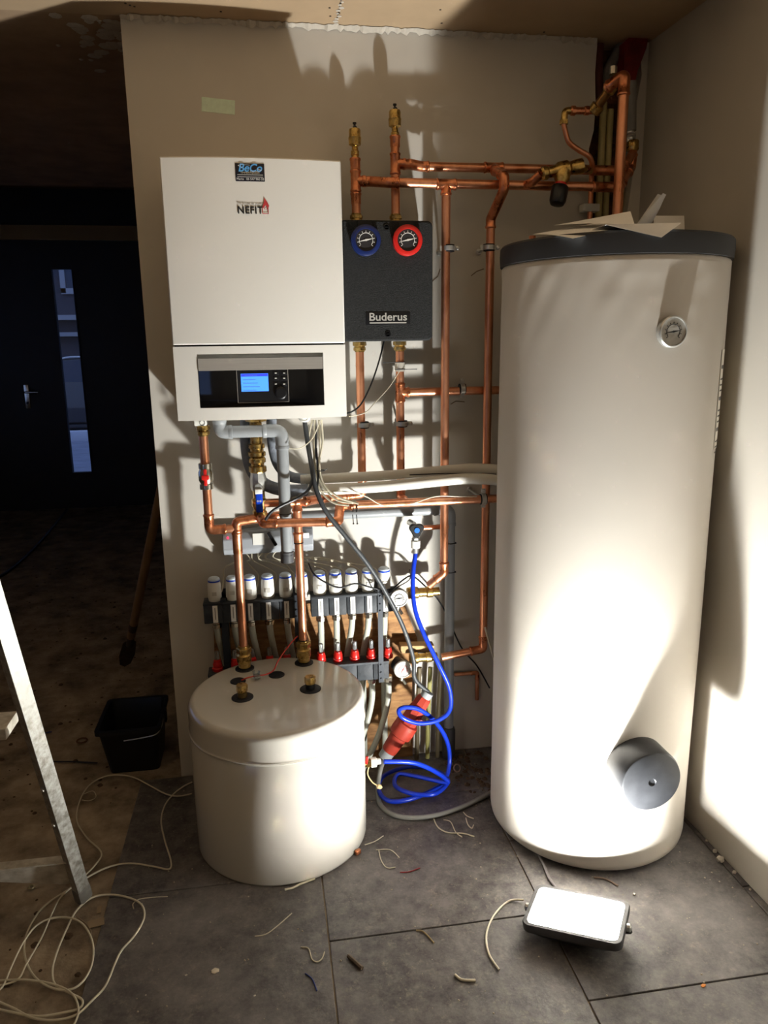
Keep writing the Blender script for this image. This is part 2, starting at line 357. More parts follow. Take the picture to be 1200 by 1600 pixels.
# ------------------------------------------------------------------ copper pipework helpers
def fit_sleeve(mb, a, b, r):
    """pressed sleeve with a bead at both mouths"""
    a, b = V(a), V(b); L = (b-a).length; R = r*1.13; bd = r*1.36; e = .004
    bd = r*1.27; mb.lathe([(R*.98, 0), (R, L-e*2.6), (bd*.97, L-e*2), (bd, L-e), (bd*.95, L-.0015), (r*1.02, L)], a, b-a, 22)
def run(root, pts, r=.0145, elbow=.034, ends=(0, 0), m=copper, mf=copper_d, leg=.03, fit=True):
    """straight pipes plus an elbow fitting at each corner, all parts of root"""
    pts = [V(p) for p in pts]; cut = []
    for i in range(1, len(pts)-1):
        a, c, d = pts[i-1], pts[i], pts[i+1]; u = (a-c).normalized(); w = (d-c).normalized(); ang = u.angle(w)
        t = min(elbow/math.tan(ang/2), (a-c).length*.45, (d-c).length*.45); cut.append((c, u, w, t))
    for i in range(len(pts)-1):
        a, c = pts[i], pts[i+1]; dirn = (c-a).normalized()
        s = a+dirn*(cut[i-1][3] if i > 0 else 0); e = c-dirn*(cut[i][3] if i < len(cut) else 0)
        MB().cyl(s, e, r, 22).build('pipe', m, root)
    k = 0
    while k < len(cut):
        e = k
        while e+1 < len(cut) and (cut[e+1][0]-cut[e][0]).length < .125: e += 1
        c0, u0, _, t0 = cut[k]; c1, _, w1, t1 = cut[e]; a0 = u0.angle(cut[k][2]) if e == k else 0
        lg = min(leg, (pts[k]-c0).length*.8, (pts[e+2]-c1).length*.8) if e == k else min(leg, .02)
        pa, pb = c0+u0*(t0+.001), c1+w1*(t1+.001)
        mb = MB(); mb.tube(rounded([pa]+[cut[q][0] for q in range(k, e+1)]+[pb], elbow, 8), r*1.12, 20)
        fit_sleeve(mb, pa-u0*.002, pa+u0*lg, r); fit_sleeve(mb, pb-w1*.002, pb+w1*lg, r)
        mb.build('elbow_fitting', mf, root); k = e+1
def tee(root, p, d, s, r=.0145, arm=.034, out=.034):
    p, d, s = V(p), V(d).normalized(), V(s).normalized(); mb = MB()
    fit_sleeve(mb, p, p+d*arm, r); fit_sleeve(mb, p, p-d*arm, r); fit_sleeve(mb, p+s*.004, p+s*out, r); return mb.build('tee_fitting', copper_d, root)
def nut(mb, p, d, r, h, seg=6):
    mb.lathe([(r*.93, 0), (r, h*.12), (r, h*.88), (r*.93, h)], p, d, seg)
def brass_nut(root, p, d, r=.021, name='compression_nut', m=brass):
    mb = MB(); p = V(p); d = V(d).normalized()
    nut(mb, p, d, r*1.12, .014, 8); mb.lathe([(r*.88, .014), (r*.84, .02)], p, d, 20); nut(mb, p+d*.018, d, r, .012, 8); mb.lathe([(r*.8, .029), (r*.8, .034)], p, d, 18); return mb.build(name, m, root)
def clip(px, py, Y, axis, side, label, r=.0145):
    """lined steel clip: band halves round the pipe, bolted ear, rod into the wall"""
    p = at(px, py, Y); t = thing('pipe_clip', label, 'pipe clip', (p.x, -.002, p.z), 'steel pipe clips on the copper pipes'); ax = V(axis)
    mb = MB(); mb.lathe([(r+.001, -.012), (r+.0045, -.011), (r+.0045, .011), (r+.001, .012)], p, ax, 24); mb.build('rubber_liner', rubber, t)
    mb = MB(); mb.lathe([(r+.0045, -.008), (r+.007, -.007), (r+.007, .007), (r+.0045, .008)], p, ax, 24)
    s = V(side); e = p+s*(r+.016); n = V((0, -1, 0))
    bx = Matrix((s, n, ax)).transposed()
    mb.box(p+s*(r+.012), (.022, .0035, .015), bx); mb.box(p-s*(r+.009), (.012, .0035, .015), bx)
    mb.build('band', chrome, t)
    MB().lathe([(.006, 0), (.0068, .002), (.0068, .006), (.004, .008)], e+n*.0, n, 12).build('screw', chrome, t)
    MB().cyl(p+V((0, r+.005, 0)), (p.x, -.003, p.z), .004, 10).lathe([(.011, 0), (.008, .003)], (p.x, -.0035, p.z), (0, -1, 0), 12).build('threaded_rod', chrome, t)
    return t
# ------------------------------------------------------------------ depths
Y1 = -.08; YL = -.135; YM = -.185
# ---- wall boiler
bx0, bx1 = .113, .6425; bz0, bzs, bz1 = 1.382, 1.611, 2.148; bm_ = (bx0+bx1)/2; hw = (bx1-bx0)/2
def bow(x): return -.25-.022*(1-((x-bm_)/hw)**2)
boil = thing('wall_boiler', 'large white wall-hung boiler unit with blue lit display', 'boiler', (bm_, 0, bz0))
MB().span((bx0+.006, -.24, bz0+.004), (bx1-.006, -.003, bz1-.004), .006).build('casing', boilerw, boil)
b = MB(); N = 24; poly = [(bx0+(bx1-bx0)*k/N, bow(bx0+(bx1-bx0)*k/N)) for k in range(N+1)]
b.prism(poly+[(bx1, -.225), (bx0, -.225)], (0, 0, bzs+.0025), XP, (0, 1, 0), ZP, bz1-bzs-.0025)
b.build('front_panel', boilerw, boil, sharp=40, bevel=.004)
ca, cc, cz0, cz1 = .184, .571, 1.421, 1.585
def strip(mb, xa, xb, za, zb):
    n = max(2, int((xb-xa)/.02)); pl = [(xa+(xb-xa)*k/n, bow(xa+(xb-xa)*k/n)) for k in range(n+1)]
    mb.prism(pl+[(xb, -.225), (xa, -.225)], (0, 0, za), XP, (0, 1, 0), ZP, zb-za)
b = MB(); strip(b, bx0, ca, bz0, bzs-.0025); strip(b, cc, bx1, bz0, bzs-.0025); strip(b, ca, cc, bz0, cz0); strip(b, ca, cc, cz1, bzs-.0025)
b.build('lower_panel', boilerw, boil, sharp=40)
MB().span((bx0+.004, -.243, bzs-.003), (bx1-.004, -.23, bzs+.003)).build('panel_seam', inkdark, boil)
cy0 = -.262
cp = MB().span((ca, -.24, cz0), (cc, cy0, cz1-.012), .003).build('control_panel', glossb, boil)
MB().span((ca+.002, cy0-.0012, cz1-.05), (cc-.002, cy0+.001, cz1-.013)).build('metal_strip', silverstrip, cp)
def cpx(px, py): return at(px, py, cy0)
f0, f1 = cpx(369, 578), cpx(452, 628); b = MB(); yy = cy0-.0006
for a, c in (((f0.x, yy, f0.z), (f1.x, yy+.001, f0.z-.0016)), ((f0.x, yy, f1.z), (f1.x, yy+.001, f1.z+.0016)), ((f0.x, yy, f1.z), (f0.x+.0016, yy+.001, f0.z)), ((f1.x-.0016, yy, f1.z), (f1.x, yy+.001, f0.z))): b.span(a, c)
b.build('controller_frame', silverstrip, cp)
MB().span((f0.x+.002, cy0-.0004, f1.z+.002), (f1.x-.002, cy0+.001, f0.z-.002)).build('controller', blackp, cp)
s0, s1 = cpx(376, 584), cpx(420, 611)
scr = MB().span((s0.x, cy0-.001, s1.z), (s1.x, cy0+.001, s0.z)).build('display', mat('display_blue', (70, 130, 240), .2, emit=(60, 125, 245), es=.85), cp)
b = MB(); b.span((s0.x+.001, cy0-.0016, s0.z-.009), (s1.x-.001, cy0-.001, s0.z-.001)); b.build('menu_bar', mat('display_dark', (50, 60, 190), .3, emit=(44, 56, 190), es=.7), cp)
b = MB()
for k in range(4): b.span((s0.x+.006, cy0-.0016, s0.z-.018-.011*k), (s0.x+.045+.012*((k*7) % 3)*.5, cy0-.001, s0.z-.0195-.011*k))
b.span((s0.x+.012, cy0-.002, s0.z-.006), (s0.x+.05, cy0-.0015, s0.z-.004)); b.build('menu_lines', mat('display_line', (90, 110, 200), .3, emit=(30, 60, 170), es=.5), cp)
for k, (bx, by) in enumerate([(431, 583), (444, 583), (431, 591), (444, 591), (431, 600), (444, 600)]):
    p = cpx(bx, by); bt = MB().span((p.x-.009, cy0-.0016, p.z-.006), (p.x+.009, cy0, p.z+.006), .001).build('button', blackp, cp)
    MB().span((p.x-.003, cy0-.0024, p.z-.0012), (p.x+.003, cy0-.0012, p.z+.0012)).build('button_mark', inkwhite, bt)
p = cpx(439, 614); MB().lathe([(.019, 0), (.019, .006), (.015, .009), (.006, .009)], p, YN, 28).build('knob', blackp, cp)
# stickers on the front panel
def stick(px0, py0, px1, py1, nm, m, bev=.002):
    a, c = at(px0, py0, -.271), at(px1, py1, -.271); yc = bow((a.x+c.x)/2)
    return a, c, yc, MB().span((a.x, yc-.0011, c.z), (c.x, yc+.0014, a.z), bev).build(nm, m, boil)
a, c, yc, st = stick(367, 255, 414, 284, 'installer_sticker', mat('sticker_black', (22, 20, 30), .35))
mx = (a.x+c.x)/2; ys = yc-.0022; w = c.x-a.x; h = a.z-c.z
text('BeCo', .030, (mx, ys, a.z-h*.27), XP, ZP, mat('sticker_blue', (96, 170, 230), .5), st, bold=.0006, shear=.25)
b = MB(); b.tube([(mx-w*.40, ys, a.z-h*.13), (mx-w*.3, ys, a.z-h*.08), (mx, ys, a.z-h*.10)], .0005, 5); b.tube([(mx-w*.40, ys, a.z-h*.13), (mx-w*.26, ys, a.z-h*.24)], .0005, 5); b.tube([(mx+w*.40, ys, a.z-h*.38), (mx+w*.3, ys, a.z-h*.44), (mx, ys, a.z-h*.43)], .0005, 5); b.tube([(mx+w*.40, ys, a.z-h*.38), (mx+w*.25, ys, a.z-h*.3)], .0005, 5)
b.build('swoosh', inkwhite, st)
text('TIMMERWERKEN', .0072, (mx, ys, a.z-h*.53), XP, ZP, mat('sticker_pale', (200, 180, 150), .5), st)
b = MB(); b.span((a.x+w*.06, ys, a.z-h*.63), (c.x-w*.06, ys+.0006, a.z-h*.65)); b.span((a.x+w*.06, ys, a.z-h*.75), (c.x-w*.06, ys+.0006, a.z-h*.77)); b.build('rule_line', inkwhite, st)
text('Mario   06 547 960 33', .0088, (mx, ys, a.z-h*.88), XP, ZP, inkwhite, st)
a, c = at(371, 323, -.271), at(411, 335, -.271); yc = bow((a.x+c.x)/2)-.0012; lc = V(((a.x+c.x)/2, yc, (a.z+c.z)/2))
text('NEFIT', .0285, lc, XP, ZP, inkdark, boil, bold=.0006, sx=.94)
b = MB(); fx, fz = at(415, 334, -.271).x, c.z+.001; u_ = .0155
b.prism([(-.6, 0), (.6, 0), (.6, .12), (-.48, .12), (-.48, 1.2), (-.6, 1.2)], (fx, yc, fz), XP*u_, ZP*u_, YN, .0006); b.prism([(.48, 0), (.6, 0), (.6, 1.2), (.48, 1.2)], (fx, yc, fz), XP*u_, ZP*u_, YN, .0006)
b.cur = 1; b.prism([(.0, .7), (-.55, 1.3), (-.3, 1.9), (-.15, 2.5), (-.25, 3.0), (.3, 2.3), (.75, 1.5), (.55, 1.0), (.1, .75), (.35, 1.2), (.1, 1.6), (-.2, 1.25)], (fx, yc, fz), XP*u_, ZP*u_, YN, .0006)
b.build('flame_logo', [inkred, inkred], boil)
text('THE FUTURE OF WARMTH', .0068, (lc.x+.004, yc, lc.z+.018), XP, ZP, mat('grey_ink', (140, 132, 122), .5), boil)
# connections under the boiler, part of the boiler
b = MB(); p = at(314, 664, -.19); b.span((p.x-.020, p.y-.02, bz0-.022), (p.x+.020, p.y+.02, bz0+.004), .004); fm = b.build('filter_block', whitep, boil)
MB().ring((p.x+.006, p.y-.0205, bz0-.012), YN, .008, .0012, 18, 6).build('block_mark', mat('print_grey', (110, 110, 108), .5), fm)
p = at(400, 660, -.2); MB().lathe([(.034, 0), (.034, .014)], (p.x, p.y, bz0-.012), ZP, 6).build('union_nut', brass, boil)
p = at(418, 660, -.16); MB().lathe([(.014, 0), (.014, .012)], (p.x, p.y, bz0-.010), ZP, 6).build('union_nut', brass, boil)
p = at(476, 660, -.17); b = MB(); b.lathe([(.012, -.018), (.017, -.012), (.02, -.004), (.02, .014)], (p.x, p.y, bz0-.004), ZP, 10); b.build('cable_gland', whitep, boil)
glandp = V((p.x, p.y, bz0-.02))
# ---- pump group
g0, g1 = at(530, 343, -.19), at(676, 532, -.19); gz1, gz0 = g0.z, g1.z; gx1_ = g1.x; gx0_ = .648
pg = thing('pump_group', 'black foam-cased pump group with blue and red gauges', 'pump group', ((gx0_+gx1_)/2, 0, gz0))
R = .018; poly = [(gx0_, gz0), (gx1_-R, gz0)]+[(gx1_-R+R*math.sin(a), gz0+R-R*math.cos(a)) for a in [PI/12*k for k in range(1, 6)]]+[(gx1_, gz0+R), (gx1_, gz1-R)]+[(gx1_-R+R*math.cos(a), gz1-R+R*math.sin(a)) for a in [PI/12*k for k in range(1, 6)]]+[(gx1_-R, gz1), (gx0_, gz1)]
MB().prism(poly, (0, -.19, 0), XP, ZP, (0, 1, 0), .165).build('insulation_casing', epp, pg, bevel=.006)
def gauge(parent, p, n, R, rim, dial, ink, ang=10, name='gauge', inner=.72):
    x, y, z = frame(n); 
    if abs(n[2]) < .9: x = V((0, 0, 1)).cross(z).normalized(); y = z.cross(x)
    p = V(p); g_ = MB().lathe([(R, 0), (R, R*.42), (R*(inner+.93)/2+R*.03, R*.5), (R*inner, R*.5), (R*(inner-.02), R*.36), (.001, R*.36)], p, z, 36).build(name, rim, parent)
    pd = p+z*(R*.37+.0004); MB().lathe([(R*(inner-.01), 0), (R*(inner-.01), .001)], pd, z, 32).build('dial', dial, g_)
    q = pd+z*.0016; mb = MB(); arc = [q+(x*math.cos(a)+y*math.sin(a))*R*.46 for a in [PI*(-.22+1.44*k/30) for k in range(31)]]; mb.tube(arc, R*.022, 5)
    for k in range(11):
        a = PI*(-.22+1.44*k/10); e = x*math.cos(a)+y*math.sin(a); mb.tube([q+e*R*.50, q+e*R*.60], R*.022, 5)
    mb.build('scale', ink, g_)
    a = math.radians(ang); e = x*math.cos(a)+y*math.sin(a); f_ = y*math.cos(a)-x*math.sin(a); q2 = q+z*.0008
    MB().add([q2-e*R*.5+f_*R*.01, q2-e*R*.5-f_*R*.01, q2+e*R*.05-f_*R*.06, q2+e*R*.52, q2+e*R*.05+f_*R*.06], [(0, 1, 2, 3, 4)]).lathe([(R*.07, 0), (R*.07, .001)], q2, z, 12).build('needle', ink, g_)
    return g_
dialb = mat('dial_dark', (48, 46, 48), .35)
for (px, rim, nm) in ((571, navy, 'blue'), (636, red, 'red')):
    p = at(px, 376, -.195); p.y = -.19
    MB().span((p.x-.022, -.193, p.z), (p.x+.022, -.188, gz1-.001)).build('gauge_slot', blackp, pg)
    gg = gauge(pg, p, YN, .047, rim, dialb, inkwhite, 12, 'temperature_gauge'); gg['label'] = nm+' rimmed round temperature gauge'
for (px, py) in ((604, 355), (606, 522)):
    p = at(px, py, -.19); p.y = -.189; s_ = MB().lathe([(.010, 0), (.010, .003), (.007, .0035), (.0065, .001)], p, YN, 20).build('screw', blackp, pg)
    MB().span((p.x-.005, p.y-.0042, p.z-.0012), (p.x+.005, p.y-.002, p.z+.0012)).build('screw_slot', rubber, s_)
a, c = at(571, 487, -.19), at(641, 508, -.19)
npl = MB().span((a.x, -.1915, c.z), (c.x, -.187, a.z), .003).build('nameplate', blackp, pg)
text('Buderus', .0345, ((a.x+c.x)/2, -.192, (a.z+c.z)/2+.004), XP, ZP, mat('silver_ink', (222, 220, 214), .3, .5), npl, bold=.0005, sx=1.1, depth=.0015)
MB().span((a.x+.013, -.1925, c.z+.006), (c.x-.013, -.191, c.z+.010)).build('underline', MATS['silver_ink'], npl)
# ---- copper columns above the pump group, with air vents
x1, x2 = at(556, 300, Y1).x, at(618, 300, Y1).x
zt1 = at(556, 248, Y1).z; zt2 = at(618, 219, Y1).z; zl = at(556, 283, Y1).z; zu = at(618, 256, Y1).z
def airvent(x, zbase, label):
    t = thing('air_vent', label, 'air vent', (x, Y1, zbase), 'brass air vents')
    MB().lathe([(.0125, 0), (.0115, .008), (.0135, .010), (.0135, .022), (.011, .024), (.010, .036), (.014, .038), (.0195, .041), (.0205, .058), (.021, .062), (.019, .065), (.019, .082), (.017, .088), (.012, .090)], (x, Y1, zbase), ZP*1, 24).build('body', brass, t)
    MB().lathe([(.006, 0), (.006, .006), (.0035, .007), (.0035, .012), (.006, .013), (.006, .018)], (x, Y1, zbase+.089), ZP, 12).build('valve_stem', blackp, t)
    MB().ring((x, Y1-.015, zbase+.088), YN, .0045, .0018, 14, 6).build('cap_ring', blackp, t)
airvent(x1, zt1, 'shorter brass air vent on the left copper riser beside the boiler')
airvent(x2, zt2, 'taller brass air vent on the copper riser above the red gauge')
t = thing('copper_pipe', 'left copper riser above the blue gauge turning into the lower horizontal pipe', 'pipe', (x1, Y1, gz1+.002), 'copper pipes')
run(t, [(x1, Y1, gz1+.02), (x1, Y1, zt1)]); tee(t, (x1, Y1, zl), ZP, XP); fb = MB(); fit_sleeve(fb, (x1, Y1, zl+.034), (x1, Y1, zl+.07), .0145); fb.build('coupling', copper_d, t); fb = MB(); fit_sleeve(fb, (x1, Y1, zl-.07), (x1, Y1, zl-.034), .0145); fb.build('coupling', copper_d, t)
brass_nut(t, (x1, Y1, gz1+.001), ZP)
pr = at(650, 287, YL); pe = at(934, 292, YL); pe2 = at(985, 270, YL); 
run(t, [(x1+.03, Y1, zl), (x1+.05, Y1, zl), (x1+.10, YL, pr.z+.002), (pe.x, YL, pe.z), (at(968, 293, YL).x, YL, pe.z), (at(986, 262, -.03).x, -.03, at(986, 262, -.03).z), (at(990, 228, -.03).x, -.03, at(990, 228, -.03).z)], elbow=.028)
x3 = at(697, 300, YL).x; z3 = at(697, 288, YL).z
tee(t, (x3, YL, z3), XP, -ZP)
t3 = thing('copper_pipe', 'long vertical copper pipe dropping between the pump group and the tall tank', 'pipe', (x3, YL, .73), 'copper pipes')
run(t3, [(x3, YL, z3-.03), (x3, YL, at(694, 900, YL).z+.012), (x3-.05, -.11, at(680, 914, -.11).z)], elbow=.025)
t2 = thing('copper_pipe', 'copper riser above the red gauge turning into the upper horizontal pipe', 'pipe', (x2, Y1, gz1+.002), 'copper pipes')
run(t2, [(x2, Y1, gz1+.02), (x2, Y1, zt2)]); tee(t2, (x2, Y1, zu), ZP, XP); brass_nut(t2, (x2, Y1, gz1+.001), ZP)
fb = MB(); fit_sleeve(fb, (x2, Y1, zu+.05), (x2, Y1, zu+.085), .0145); fb.build('coupling', copper_d, t2)
pu = at(930, 267, -.06); YU = -.07
run(t2, [(x2+.03, Y1, zu), (x2+.05, Y1, zu), (x2+.09, YU, zu-.004), (pu.x, YU, pu.z), (at(972, 266, YU).x, YU, pu.z), (at(988, 245, -.03).x, -.035, at(988, 238, -.03).z)], elbow=.028)
x4 = at(764, 500, -.125).x; z4 = at(770, 262, YU).z; x4t = at(771, 262, YU).x
tee(t2, (x4t, YU, z4), XP, (0, -1, -.6))
t4 = thing('copper_pipe', 'copper pipe hanging closest to the tall tank, kinked at its top', 'pipe', (x4, -.125, .5), 'copper pipes')
run(t4, [(x4t, YU-.03, z4-.018), (x4t, -.19, z4-.05), (x4t, -.19, z4-.09), (x4, -.125, z4-.17), (x4, -.125, at(752, 1014, -.125).z), (at(690, 1027, -.125).x, -.125, at(690, 1027, -.125).z)], elbow=.024)
clip(701, 388, YL, (0, 0, 1), (1, 0, 0), 'upper clip on the vertical copper pipe right of the pump group')
clip(764, 387, -.125, (0, 0, 1), (1, 0, 0), 'upper clip on the copper pipe next to the black tank lid')
# ---- pipes under the pump group
xb1, xb2 = at(563, 600, Y1).x, at(625, 600, Y1).x
zb = at(566, 772, -.08).z
tb = thing('copper_pipe', 'copper pipe under the blue gauge dropping behind the white insulated pipes', 'pipe', (xb1, Y1, zb), 'copper pipes')
q466 = at(464, 784, -.178); zq = q466.z
run(tb, [(xb1, Y1, gz0-.02), (xb1, Y1, zb), (q466.x+.09, Y1, zb-.01), (q466.x+.03, -.178, zq), (at(412, 783, -.178).x, -.178, zq)], elbow=.03)
brass_nut(tb, (xb1, Y1, gz0-.001), -ZP)
tee(tb, (q466.x, -.178, zq), XP, -ZP)
b = MB(); b.lathe([(.022, 0), (.022, .012), (.017, .016)], (q466.x, -.178, zq+.012), ZP, 20); b.build('sensor_pocket', mat('pale_tape', (214, 204, 184), .6), tb)
tc_ = thing('copper_pipe', 'copper pipe under the red gauge with a side branch towards the tank', 'pipe', (xb2, Y1, at(628, 772, Y1).z), 'copper pipes')
zc = at(628, 786, Y1).z
run(tc_, [(xb2, Y1, gz0-.02), (xb2, Y1, zc+.02), (xb2, YM+.02, zc+.02)], elbow=.025); brass_nut(tc_, (xb2, Y1, gz0-.001), -ZP)
zbr = at(626, 613, Y1).z; tee(tc_, (xb2, Y1, zbr), ZP, XP); run(tc_, [(xb2+.03, Y1, zbr), (at(800, 609, Y1).x, Y1, at(800, 609, Y1).z)])
b = MB(); b.lathe([(.0175, -.016), (.0175, .016)], (xb2, Y1, at(625, 573, Y1).z), ZP, 18); b.build('foil_wrap', mat('foil_tape', (206, 198, 184), .35, .4), tc_)
for (y_, x0_, x1_) in ((566, 598, 631), (577, 619, 652)):
    zz = at(625, y_, Y1).z; b = MB(); b.ring((xb2, Y1, zz), ZP, .0178, .0012, 20, 6); b.tube([(at(x0_, y_, Y1-.02).x, Y1-.018, zz), (at(x1_, y_, Y1-.02).x, Y1-.018, zz)], .0014, 6)
    b.build('cable_tie', rubber, tc_)
clip(568, 664, Y1, (0, 0, 1), (1, 0, 0), 'clip on the copper pipe under the blue gauge')
clip(628, 662, Y1, (0, 0, 1), (1, 0, 0), 'clip on the copper pipe under the red gauge')
clip(722, 608, Y1, (1, 0, 0), (0, 0, 1), 'clip on the short branch pipe between two vertical copper pipes')
clip(755, 780, YM, (1, 0, 0), (0, 0, 1), 'clip on the main horizontal pipe close to the tall tank')
# ---- main horizontal pipe from the blue-lever valve
tm = thing('copper_pipe', 'main horizontal copper pipe from the blue lever valve to the tall tank', 'pipe', (at(650, 785, YM).x, YM, at(650, 785, YM).z), 'copper pipes')
YF2 = -.262; vX = at(401, 700, -.172).x
pA = at(402, 806, YF2); pB = at(408, 818, YF2); pC = at(529, 815, YF2); pD = at(532, 792, YM-.02); pE = at(778, 778, YM)
run(tm, [(vX, -.172, pA.z+.03), (vX, -.172, pB.z), (vX+.012, YF2, pB.z), (pC.x, YF2, pC.z), (pD.x, YM, pD.z), (pE.x+.1, YM, pE.z-.002)], elbow=.026)
# ---- buffer risers
tl = thing('copper_pipe', 'left copper pipe rising out of the low round buffer tank', 'pipe', (at(377, 1035, -.188).x, -.188, .51), 'copper pipes')
xl = .27; YB = -.188; zlt = at(371, 815, YB).z
run(tl, [(xl, YB, .57), (xl, YB, zlt), (xl+.06, YB+.01, zlt+.004), (at(452, 803, -.125).x, -.125, at(452, 803, -.125).z)], elbow=.026); 
b = MB(); fit_sleeve(b, (xl, YB, at(372, 855, YB).z-.02), (xl, YB, at(372, 845, YB).z+.04), .0145); b.build('coupling', copper_d, tl)
trr = thing('copper_pipe', 'right copper pipe rising out of the low round buffer tank', 'pipe', (.476, -.178, .51), 'copper pipes')
run(trr, [(.477, -.178, .57), (q466.x, -.178, zq-.03)]); b = MB(); fit_sleeve(b, (q466.x, -.178, at(466, 838, -.178).z-.02), (q466.x, -.178, at(466, 838, -.178).z+.015), .0145); b.build('coupling', copper_d, trr)
for yy_ in (848, 1000): MB().ring((q466.x if yy_ < 900 else .4765, -.178, at(468, yy_, -.178).z), ZP, .0155, .0016, 20, 6).build('cable_tie', blackp, trr)
for t_, x_, y_ in ((tl, xl, YB), (trr, .477, -.178)):
    b = MB(); b.lathe([(.016, 0), (.021, .004), (.0215, .018), (.024, .020), (.0255, .028), (.0255, .048), (.022, .052), (.020, .056)], (x_, y_, .512), ZP, 20); nut(b, (x_, y_, .567), ZP, .0265, .02, 6); b.lathe([(.0185, 0), (.0185, .008)], (x_, y_, .586), ZP, 18); b.build('brass_adapter', brass, t_)
# ---- left run with the small red valve
tv = thing('copper_pipe', 'copper pipe with small red lever valve at the far left under the boiler', 'pipe', (at(322, 740, -.19).x, -.19, at(322, 828, -.19).z), 'copper pipes')
xv = at(317, 672, -.19).x; zv = at(330, 828, -.19).z
run(tv, [(xv, -.19, bz0-.03), (xv, -.19, zv), (xl, YB, zv)], elbow=.034, leg=.02); brass_nut(tv, (xv, -.19, bz0-.022), -ZP)
zz = at(321, 744, -.19).z; vb = MB(); vb.lathe([(.0165, -.044), (.022, -.042), (.022, -.026), (.019, -.024), (.024, -.014), (.024, .014), (.019, .024), (.022, .026), (.022, .042), (.0165, .044)], (xv, -.19, zz), ZP, 12); vb_ = vb.build('valve_body', nickel, tv)
MB().box((xv, -.218, zz), (.011, .006, .055), None, .003).box((xv, -.22, zz), (.024, .007, .016), None, .003).cyl((xv, -.21, zz), (xv, -.22, zz), .006).build('red_lever', red, vb_)
# ---- centre brass valve with blue lever
vt = thing('ball_valve', 'brass ball valve with long blue lever under the boiler', 'valve', (vX, -.172, at(402, 812, -.172).z))
z0 = at(401, 738, -.172).z; z1 = at(400, 690, -.172).z; b = MB()
b.lathe([(.020, bz0-z0-.005), (.020, .098), (.027, .095), (.027, .082), (.022, .08), (.022, .070), (.029, .068), (.029, .056), (.023, .052), (.028, .046), (.028, .034), (.022, .03), (.022, .022), (.029, .02), (.03, .004), (.025, 0)], (vX, -.172, z0), ZP, 14); b.build('union', brass, vt)
z2 = at(402, 765, -.172).z; MB().lathe([(.024, z2-z0-.002), (.027, z2-z0+.01), (.027, -.02), (.024, -.008), (.024, .002)], (vX, -.172, z0), ZP, 8).build('valve_body', chrome, vt)
z3_ = at(402, 812, -.172).z; MB().lathe([(.018, z3_-z0), (.024, z3_-z0+.012), (.024, z3_-z0+.03), (.019, z3_-z0+.034), (.026, z3_-z0+.05), (.026, z3_-z0+.07), (.02, z3_-z0+.075), (.02, z2-z0)], (vX, -.172, z0), ZP, 10).build('lower_union', brass, vt)
zs = at(402, 757, -.172).z; MB().lathe([(.009, 0), (.009, .025), (.013, .026), (.013, .036)], (vX, -.197, zs), YN, 8).build('spindle_nut', chrome, vt)
lz0, lz1 = at(405, 801, -.235).z, at(405, 770, -.235).z
lv = MB().span((vX-.011, -.238, lz0), (vX+.012, -.230, lz1), .005, 3).build('lever', blue, vt); MB().span((vX-.012, -.239, lz1-.004), (vX+.012, -.227, zs-.004), .002).build('lever_collar', whitep, lv)
lz = (lz0+lz1)/2+.006; MB().ring((vX-.004, -.2386, lz), YN, .0025, .0006, 12, 5).ring((vX+.005, -.2386, lz), YN, .0025, .0006, 12, 5).build('lever_mark', inkwhite, lv)
MB().box((at(425, 840, -.2).x, -.19, at(425, 842, -.19).z), (.012, .012, .055), Matrix.Rotation(-.5, 3, 'Y'), .004).build('drain_handle', blackp, vt)
# ---- grey drain pipe in front
def pvc_run(root, pts, r, m=greypvc, el=.03):
    pts = [V(p) for p in pts]; MB().tube(rounded(pts, el, 8), r, 24).build('pipe', m, root)
    for i in range(1, len(pts)-1):
        u = (pts[i-1]-pts[i]).normalized(); w = (pts[i+1]-pts[i]).normalized(); L = min(el*1.0+.034, (pts[i-1]-pts[i]).length*.9, (pts[i+1]-pts[i]).length*.9)
        mb = MB(); mb.tube(rounded([pts[i]+u*L, pts[i], pts[i]+w*L], el, 8), r*1.1, 24)
        for q, d_ in ((pts[i]+u*L, u), (pts[i]+w*L, w)): mb.lathe([(r*1.1, -.012), (r*1.17, -.010), (r*1.17, 0), (r*1.02, .001)], q, d_, 24)
        mb.build('elbow_socket', m, root)
YD = -.215
td = thing('drain_pipe', 'short grey plastic drain hooked under the boiler, ending in mid air', 'drain pipe', (at(445, 800, YD).x, YD, at(452, 878, YD).z))
zt = at(360, 675, YD).z
pvc_run(td, [(at(343, 660, YD).x, YD, bz0), (at(343, 660, YD).x, YD, zt), (at(440, 672, YD).x, YD, zt), (at(440, 672, YD).x+.0005, YD, at(452, 868, YD).z)], .0195, el=.026)
e = V((at(440, 672, YD).x+.0005, YD, at(452, 868, YD).z)); MB().lathe([(.0225, -.022), (.0225, .014), (.0195, .016)], e, ZP, 22).build('end_cap', mat('dark_grey_pvc', (70, 70, 72), .5), td)
for yy_ in (802, 866): MB().ring((e.x, YD, at(447, yy_, YD).z), ZP, .0215, .0014, 22, 6).build('cable_tie', blackp, td)
